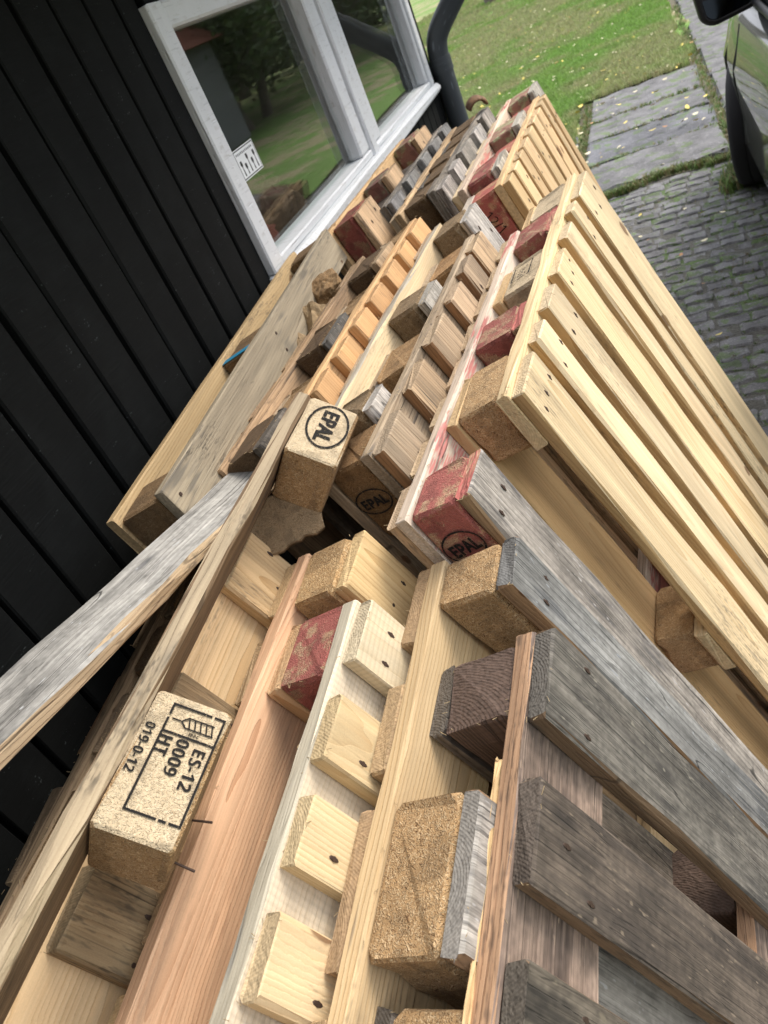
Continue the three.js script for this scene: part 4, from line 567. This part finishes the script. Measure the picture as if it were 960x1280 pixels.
// ------------------------------------------------------------------ parked car, facing away along the path
{
  const g = group('parked_car', new THREE.Vector3(1.225, 0, -3.5)); tag(g, 'dark green glossy car parked on the paving beside the stacks', 'car');
  const paint = new THREE.MeshPhysicalMaterial({ roughness: 0.4, metalness: 0.1, clearcoat: 1, clearcoatRoughness: 0.04, name: 'dark_car_paint' }); paint.color.setRGB(0.02, 0.026, 0.028);
  const glass = new THREE.MeshPhysicalMaterial({ roughness: 0.05, name: 'tinted_glass', clearcoat: 1 }); glass.color.setRGB(0.01, 0.012, 0.013);
  const rubber = new THREE.MeshStandardMaterial({ roughness: 0.9, name: 'tyre_rubber' }); rubber.color.setRGB(0.014, 0.014, 0.016);
  const plast = new THREE.MeshStandardMaterial({ roughness: 0.5, name: 'black_plastic' }); plast.color.setRGB(0.015, 0.016, 0.018);
  const alloy = new THREE.MeshStandardMaterial({ roughness: 0.35, metalness: 0.9, name: 'alloy' }); alloy.color.setRGB(0.45, 0.46, 0.48);
  const lerp = (T, z) => { for (let i = 0; i + 1 < T.length; i++) if (z <= T[i + 1][0]) { const f = (z - T[i][0]) / (T[i + 1][0] - T[i][0]); return T[i][1] + (T[i + 1][1] - T[i][1]) * f * f * (3 - 2 * f); } return T[T.length - 1][1]; };
  const topY = [[-2.12, 0.56], [-2.0, 0.70], [-1.6, 0.84], [-0.95, 0.95], [0.5, 0.98], [1.7, 1.0], [2.1, 0.9], [2.2, 0.75]], wid = [[-2.12, 0.55], [-2.0, 0.74], [-1.65, 0.85], [-1.2, 0.872], [0.5, 0.872], [1.6, 0.85], [2.1, 0.76], [2.2, 0.66]], botY = [[-2.12, 0.34], [-1.9, 0.2], [1.9, 0.2], [2.2, 0.36]];
  const ring = z => { const w = lerp(wid, z), t = lerp(topY, z), b = lerp(botY, z), h = []; for (const [fx, fy] of [[0.80, 0], [0.95, 0.04], [0.985, 0.18], [0.98, 0.34], [1.0, 0.52], [1.005, 0.64], [0.975, 0.76], [0.95, 0.88], [0.90, 0.97], [0.78, 1.0]]) h.push([w * fx, b + (t - b) * fy]); h.push([w * 0.4, t + 0.02]); return h.concat(h.slice().reverse().map(p => [-p[0], p[1]])); };
  const pos = [], Rg = []; for (let i = 0; i <= 60; i++) { const z = -2.12 + 4.32 * i / 60; Rg.push(ring(z).map(p => [p[0], p[1], z])); }
  const n = Rg[0].length, arch = (z, y) => Math.min(Math.hypot(z + 1.3, y - 0.33), Math.hypot(z - 1.3, y - 0.33));
  const idx = []; Rg.forEach(r => r.forEach(p => pos.push(...p)));
  for (let i = 0; i < 60; i++) for (let k = 0; k < n; k++) { const a = i * n + k, b = i * n + (k + 1) % n; idx.push(a, b, a + n, b, b + n, a + n); }
  for (const [base, fl] of [[0, 1], [60 * n, 0]]) for (let k = 1; k + 1 < n; k++) fl ? idx.push(base, base + k + 1, base + k) : idx.push(base, base + k, base + k + 1);
  let bg = new THREE.BufferGeometry(); bg.setAttribute('position', new THREE.Float32BufferAttribute(pos, 3)); bg.setIndex(idx); bg.computeVertexNormals();
  { // which way do the faces look? turn them outward
    const N = bg.attributes.normal, q = bg.attributes.position; let s = 0; for (let i = 0; i < q.count; i++) s += N.getX(i) * q.getX(i) + N.getY(i) * (q.getY(i) - 0.6); if (s < 0) { for (let i = 0; i < idx.length; i += 3) { const t = idx[i]; idx[i] = idx[i + 1]; idx[i + 1] = t; } bg.setIndex(idx); bg.computeVertexNormals(); } }
  bg.setAttribute('uv', new THREE.Float32BufferAttribute(new Float32Array(pos.length / 3 * 2), 2));
  const ev = new Evaluator(); ev.attributes = ['position', 'normal', 'uv']; let br = new Brush(bg); br.updateMatrixWorld();
  for (const [x, z] of [[-0.80, -1.3], [0.80, -1.3], [-0.80, 1.3], [0.80, 1.3]]) { const c = new Brush(new THREE.CylinderGeometry(0.365, 0.365, 0.5, 40).rotateZ(Math.PI / 2)); c.position.set(x, 0.335, z); c.updateMatrixWorld(); br = ev.evaluate(br, c, SUBTRACTION); }
  part('body', br.geometry, paint, g);
  for (const [x, z, st] of [[-0.765, -1.3, -0.2], [0.755, -1.3, -0.2], [-0.755, 1.3, 0], [0.755, 1.3, 0]]) {
    const w = new THREE.Group(); w.name = 'wheel'; w.position.set(x, 0.315, z); w.rotation.y = st; g.add(w);
    const pr = [[0.2, -0.09], [0.27, -0.105], [0.3, -0.098], [0.315, -0.075], [0.317, -0.03], [0.31, -0.028], [0.31, -0.022], [0.317, -0.02], [0.317, 0.02], [0.31, 0.022], [0.31, 0.028], [0.317, 0.03], [0.315, 0.075], [0.3, 0.098], [0.27, 0.105], [0.2, 0.09]].map(p => new THREE.Vector2(p[0], p[1]));
    part('tyre', new THREE.LatheGeometry(pr, 48).rotateZ(Math.PI / 2), rubber, w); part('rim', new THREE.LatheGeometry([[0.02, 0.05], [0.12, 0.06], [0.185, 0.085], [0.205, 0.09], [0.2, 0.07], [0.2, -0.09]].map(p => new THREE.Vector2(p[0], p[1])), 32).rotateZ(x < 0 ? Math.PI / 2 : -Math.PI / 2), alloy, w);
  }
  // cabin: glasshouse, roof and pillars
  const cab = (s0, s1, yb, yt, zb0, zb1, zt0, zt1) => { const v = [[-s0, yb, zb0], [s0, yb, zb0], [s0, yb, zb1], [-s0, yb, zb1], [-s1, yt, zt0], [s1, yt, zt0], [s1, yt, zt1], [-s1, yt, zt1]], f = [[0, 4, 5, 1], [1, 5, 6, 2], [2, 6, 7, 3], [3, 7, 4, 0], [4, 7, 6, 5], [0, 1, 2, 3]], p = []; for (const [a, b, c, d] of f) for (const q of [a, b, c, a, c, d]) p.push(...v[q]); const r = new THREE.BufferGeometry(); r.setAttribute('position', new THREE.Float32BufferAttribute(p, 3)); r.computeVertexNormals(); return r; };
  part('glasshouse', cab(0.775, 0.60, 0.955, 1.40, -0.95, 1.75, -0.1, 1.3), glass, g); part('roof_panel', cab(0.615, 0.54, 1.401, 1.45, -0.12, 1.32, 0.0, 1.22), paint, g);
  const bar = (a, b, r, name, m) => { const A = new THREE.Vector3(...a), B = new THREE.Vector3(...b), c = part(name, new THREE.CylinderGeometry(r, r, A.distanceTo(B), 8), m, g); c.position.copy(A).add(B).multiplyScalar(0.5); c.quaternion.setFromUnitVectors(new THREE.Vector3(0, 1, 0), B.clone().sub(A).normalize()); return c; };
  for (const s of [-1, 1]) { bar([s * 0.775, 0.95, -0.95], [s * 0.605, 1.41, -0.1], 0.03, 'pillar', paint); bar([s * 0.78, 0.96, 0.45], [s * 0.61, 1.41, 0.5], 0.03, 'pillar', plast); bar([s * 0.775, 0.96, 1.75], [s * 0.605, 1.41, 1.3], 0.045, 'pillar', paint); bar([s * 0.79, 0.972, -0.95], [s * 0.79, 0.985, 1.7], 0.014, 'window_trim', plast); }
  for (const s of [-1, 1]) for (const z of [-0.86, 0.42]) { const c = part('door_seam', new THREE.TubeGeometry(new THREE.CatmullRomCurve3(ring(z).slice(2, 8).map(p => new THREE.Vector3(-s * -p[0] * 1.0, p[1], z))), 16, 0.0035, 5), plast, g); }
  // door mirrors: housing with the glass facing back
  for (const s of [-1, 1]) {
    const m = new THREE.Group(); m.name = 'door_mirror'; m.position.set(s * 0.885, 1.03, -0.62); g.add(m);
    const sh = new THREE.Shape(); sh.moveTo(-0.1, -0.045); sh.quadraticCurveTo(-0.085, -0.075, -0.05, -0.076); sh.lineTo(0.075, -0.062); sh.quadraticCurveTo(0.1, -0.055, 0.1, -0.03); sh.lineTo(0.1, 0.05); sh.quadraticCurveTo(0.09, 0.075, 0.06, 0.077); sh.lineTo(-0.075, 0.072); sh.quadraticCurveTo(-0.115, 0.065, -0.112, 0.03); sh.closePath();
    const hs = part('housing', new THREE.ExtrudeGeometry(sh, { depth: 0.06, bevelEnabled: true, bevelThickness: 0.03, bevelSize: 0.018, bevelSegments: 4, curveSegments: 8 }).scale(s < 0 ? 1 : -1, 1, 1), plast, m); hs.position.z = -0.03;
    const gl = part('mirror_glass', new THREE.ShapeGeometry(sh).scale(s < 0 ? 0.9 : -0.9, 0.88, 1), new THREE.MeshStandardMaterial({ color: 0x2a2f33, metalness: 1, roughness: 0.04, side: THREE.DoubleSide, name: 'mirror_silver' }), m); gl.position.z = 0.0615; gl.rotation.x = -0.1;
    const rimm = part('rim', new THREE.TubeGeometry(new THREE.CatmullRomCurve3(sh.getPoints(6).slice(0, -1).map(p => new THREE.Vector3((s < 0 ? 1 : -1) * p.x * 0.97, p.y * 0.96, 0.061)), true), 60, 0.005, 6), plast, m);
    const am = part('arm', new THREE.CapsuleGeometry(0.03, 0.1, 4, 8).rotateZ(Math.PI / 2), plast, m); am.position.set(-s * 0.11, -0.055, -0.01);
  }
}

// ------------------------------------------------------------------ trees, and the neighbour's outbuilding that the window mirrors
const barkT = sheetTex(256, (u, v) => { const b = 0.08 + 0.09 * noise(u * 60, v * 9) + 0.05 * noise(u * 160, v * 60); return [b, b * 0.86, b * 0.7]; }, (u, v) => noise(u * 60, v * 9));
const bark = new THREE.MeshStandardMaterial({ ...barkT, bumpScale: 0.02, roughness: 1, name: 'bark' });
const leafMat = rgb => { const m = new THREE.MeshPhysicalMaterial({ roughness: 0.75, transmission: 0.35, thickness: 0, side: THREE.DoubleSide, vertexColors: true, name: 'tree_leaf' }); m.color.setRGB(...rgb); return m; };
const leafA = leafMat([1, 1, 1]);
function makeTree(h, r, base, nLeaf, rgb, low) {
  const limbs = [], ends = [];
  const limb = (a, b, r0, r1) => { const c = new THREE.CatmullRomCurve3([a, a.clone().lerp(b, 0.5).add(new THREE.Vector3(rr(-0.1, 0.1), 0, rr(-0.1, 0.1)).multiplyScalar(a.distanceTo(b))), b]); const t = new THREE.TubeGeometry(c, 6, 1, 7), p = t.attributes.position, nn = t.attributes.normal; for (let i = 0; i < p.count; i++) { const u = Math.floor(i / 8) / 6, k = r0 + (r1 - r0) * u; const o = c.getPointAt(u); p.setXYZ(i, o.x + nn.getX(i) * k, o.y + nn.getY(i) * k, o.z + nn.getZ(i) * k); } limbs.push(t); };
  const tp = new THREE.Vector3(rr(-0.3, 0.3), h * 0.8, rr(-0.3, 0.3)); limb(new THREE.Vector3(0, -0.1, 0), tp, base, base * 0.25);
  for (let k = 0; k < 12; k++) { const f = rr(low, 0.95), a = k * 2.4 + rr(-0.4, 0.4), o = tp.clone().multiplyScalar(f), L = r * rr(0.55, 0.95) * (1.1 - 0.4 * Math.abs(f - 0.6)), e = o.clone().add(new THREE.Vector3(Math.cos(a) * L, h * rr(0.08, 0.2), Math.sin(a) * L)); limb(o, e, base * 0.4 * (1.1 - f), 0.02); ends.push(e, o.clone().lerp(e, 0.6), o.clone().lerp(e, 0.3).add(new THREE.Vector3(0, h * 0.06, 0))); }
  ends.push(tp, tp.clone().add(new THREE.Vector3(0, h * 0.12, 0)));
  const pos = [], col = [], v = new THREE.Vector3(), e1 = new THREE.Vector3(), e2 = new THREE.Vector3();
  for (let i = 0; i < nLeaf; i++) { const c = ends[Math.floor(rnd() * ends.length)], q = r * 0.33; v.set(rr(-1, 1), rr(-1, 1), rr(-1, 1)).multiplyScalar(q * Math.pow(rnd(), 0.4)).add(c); const s = rr(0.05, 0.11); e1.set(rr(-1, 1), rr(-1, 1), rr(-1, 1)).normalize().multiplyScalar(s); e2.set(rr(-1, 1), rr(-1, 1), rr(-1, 1)).cross(e1).normalize().multiplyScalar(s * 0.6); const A = v.clone().sub(e1), B = v.clone().add(e2), D = v.clone().add(e1), E = v.clone().sub(e2); for (const p of [A, B, D, A, D, E]) pos.push(p.x, p.y, p.z); const b = rr(0.65, 1.3), y = rr(0.8, 1.25); for (let k = 0; k < 6; k++) col.push(rgb[0] * b * y, rgb[1] * b, rgb[2] * b); }
  const g = new THREE.BufferGeometry(); g.setAttribute('position', new THREE.Float32BufferAttribute(pos, 3)); g.setAttribute('color', new THREE.Float32BufferAttribute(col, 3)); g.computeVertexNormals();
  return [mergeGeometries(limbs), g];
}
const treeA = makeTree(9, 3.2, 0.24, 9000, [0.055, 0.095, 0.025], 0.3), treeB = makeTree(6, 2.6, 0.14, 8000, [0.07, 0.115, 0.03], 0.12), treeC = makeTree(10, 3.6, 0.3, 8000, [0.05, 0.085, 0.022], 0.42);
function tree(kit, x, z, turn, s, label, grp) { const g = group('tree', new THREE.Vector3(x, -0.02, z)); part('trunk', kit[0], bark, g); part('crown', kit[1], leafA, g); g.rotation.y = turn; g.scale.setScalar(s); return tag(g, label, 'tree', grp); }
tree(treeC, -3.55, -25.6, 0.4, 1.15, 'broad tree standing alone on the lawn beyond the shed corner');
const refl = 'leafy tree across the lawn, mirrored in the window', rg = 'trees mirrored in the window';
for (const [k, x, z, t, s] of [[treeB, 7.2, -21, 1, 1.1], [treeA, 10.5, -25, 2, 1], [treeB, 12, -19.5, 3, 1.25], [treeA, 8.5, -31, 4.2, 1.1], [treeB, 4.6, -30, 5, 1.2], [treeA, 13, -33, 0.3, 1.2], [treeB, 15.5, -15, 0.8, 1.4], [treeA, 5.5, -38, 2.2, 1.2], [treeB, 10.2, -36, 5.5, 1.4], [treeB, 9.4, -22.5, 0.2, 1.3], [treeB, 6.2, -26, 1.9, 1.2], [treeA, 3.6, -36, 1.2, 1.25], [treeB, 13.5, -27, 2.9, 1.5], [treeB, 6.9, -19.2, 3.6, 0.95]]) tree(k, x, z, t, s, refl, rg);
for (const [k, x, z, t, sc, lb] of [[treeB, -2.5, 7.5, 0.4, 1.15, 'added unseen bushy tree screening the sky by the shed end'], [treeA, 1.5, 9.5, 2.6, 1, 'added unseen tall tree screening the sky behind the yard'], [treeB, 5, 8, 4.4, 1.25, 'added unseen bushy tree screening the sky behind the parked car']]) tree(k, x, z, t, sc, lb);  // unseen trees added to cut skylight on faces turned to the camera
{
  const pos = [], col = [], pts = [[1.5, -46], [20, -36], [24, -8]];
  for (let i = 0; i < 26000; i++) { const k = rnd() < 0.45 ? 0 : 1, f = rnd(), x = pts[k][0] + (pts[k + 1][0] - pts[k][0]) * f + rr(-0.9, 0.9), z = pts[k][1] + (pts[k + 1][1] - pts[k][1]) * f + rr(-0.9, 0.9), y = rr(0.1, 3.6 + 1.6 * noise(x * 0.4, z * 0.4)), s = rr(0.1, 0.22), a = rr(0, 6.28), t = rr(-0.9, 0.9), b = rr(0.6, 1.3);
    const e = [Math.cos(a) * s, t * s, Math.sin(a) * s], w = [-Math.sin(a) * s * 0.6, s * 0.5, Math.cos(a) * s * 0.6];
    const q = [[-1, 0], [0, 1], [1, 0], [-1, 0], [1, 0], [0, -1]]; for (const [m, n] of q) { pos.push(x + e[0] * m + w[0] * n, y + e[1] * m + w[1] * n, z + e[2] * m + w[2] * n); col.push(0.06 * b, 0.1 * b, 0.028 * b); } }
  const g = new THREE.BufferGeometry(); g.setAttribute('position', new THREE.Float32BufferAttribute(pos, 3)); g.setAttribute('color', new THREE.Float32BufferAttribute(col, 3)); g.computeVertexNormals();
  tag(top('hedge', g, leafA), 'tall leafy boundary hedge beyond the lawns', 'hedge');
}
{
  const g = group('outbuilding', new THREE.Vector3(8.1, 0, -15.7)); tag(g, 'grey boarded outbuilding with a red brown gable, mirrored in the window', 'outbuilding');
  const gm = new THREE.MeshStandardMaterial({ ...whiteT, roughness: 0.9, name: 'grey_boarding' }); gm.color.setRGB(0.8, 0.82, 0.82);
  const rm = new THREE.MeshStandardMaterial({ roughness: 0.9, name: 'red_brown_roof' }); rm.color.setRGB(0.17, 0.06, 0.035);
  const core = part('wall', box(-1.7, 1.7, -0.05, 2.0, -2.2, 2.2), gm, g);
  for (let i = 0; i < 22; i++) { part('wall_board', box(-1.74, -1.702, 0.02, 2.0, -2.2 + i * 0.2 + 0.012, -2.0 + i * 0.2 - 0.012), gm, g); if (i < 17) part('wall_board', box(-1.7 + i * 0.2 + 0.012, -1.5 + i * 0.2 - 0.012, 0.02, 2.0, 2.202, 2.24), gm, g); }
  const sh = new THREE.Shape(); sh.moveTo(-2.0, 0); sh.lineTo(2.0, 0); sh.lineTo(0, 1.25); sh.closePath(); const r = part('roof', new THREE.ExtrudeGeometry(sh, { depth: 4.9, bevelEnabled: false }), rm, g); r.position.set(0, 2.003, -2.45);
}
renderer.render(scene, camera);
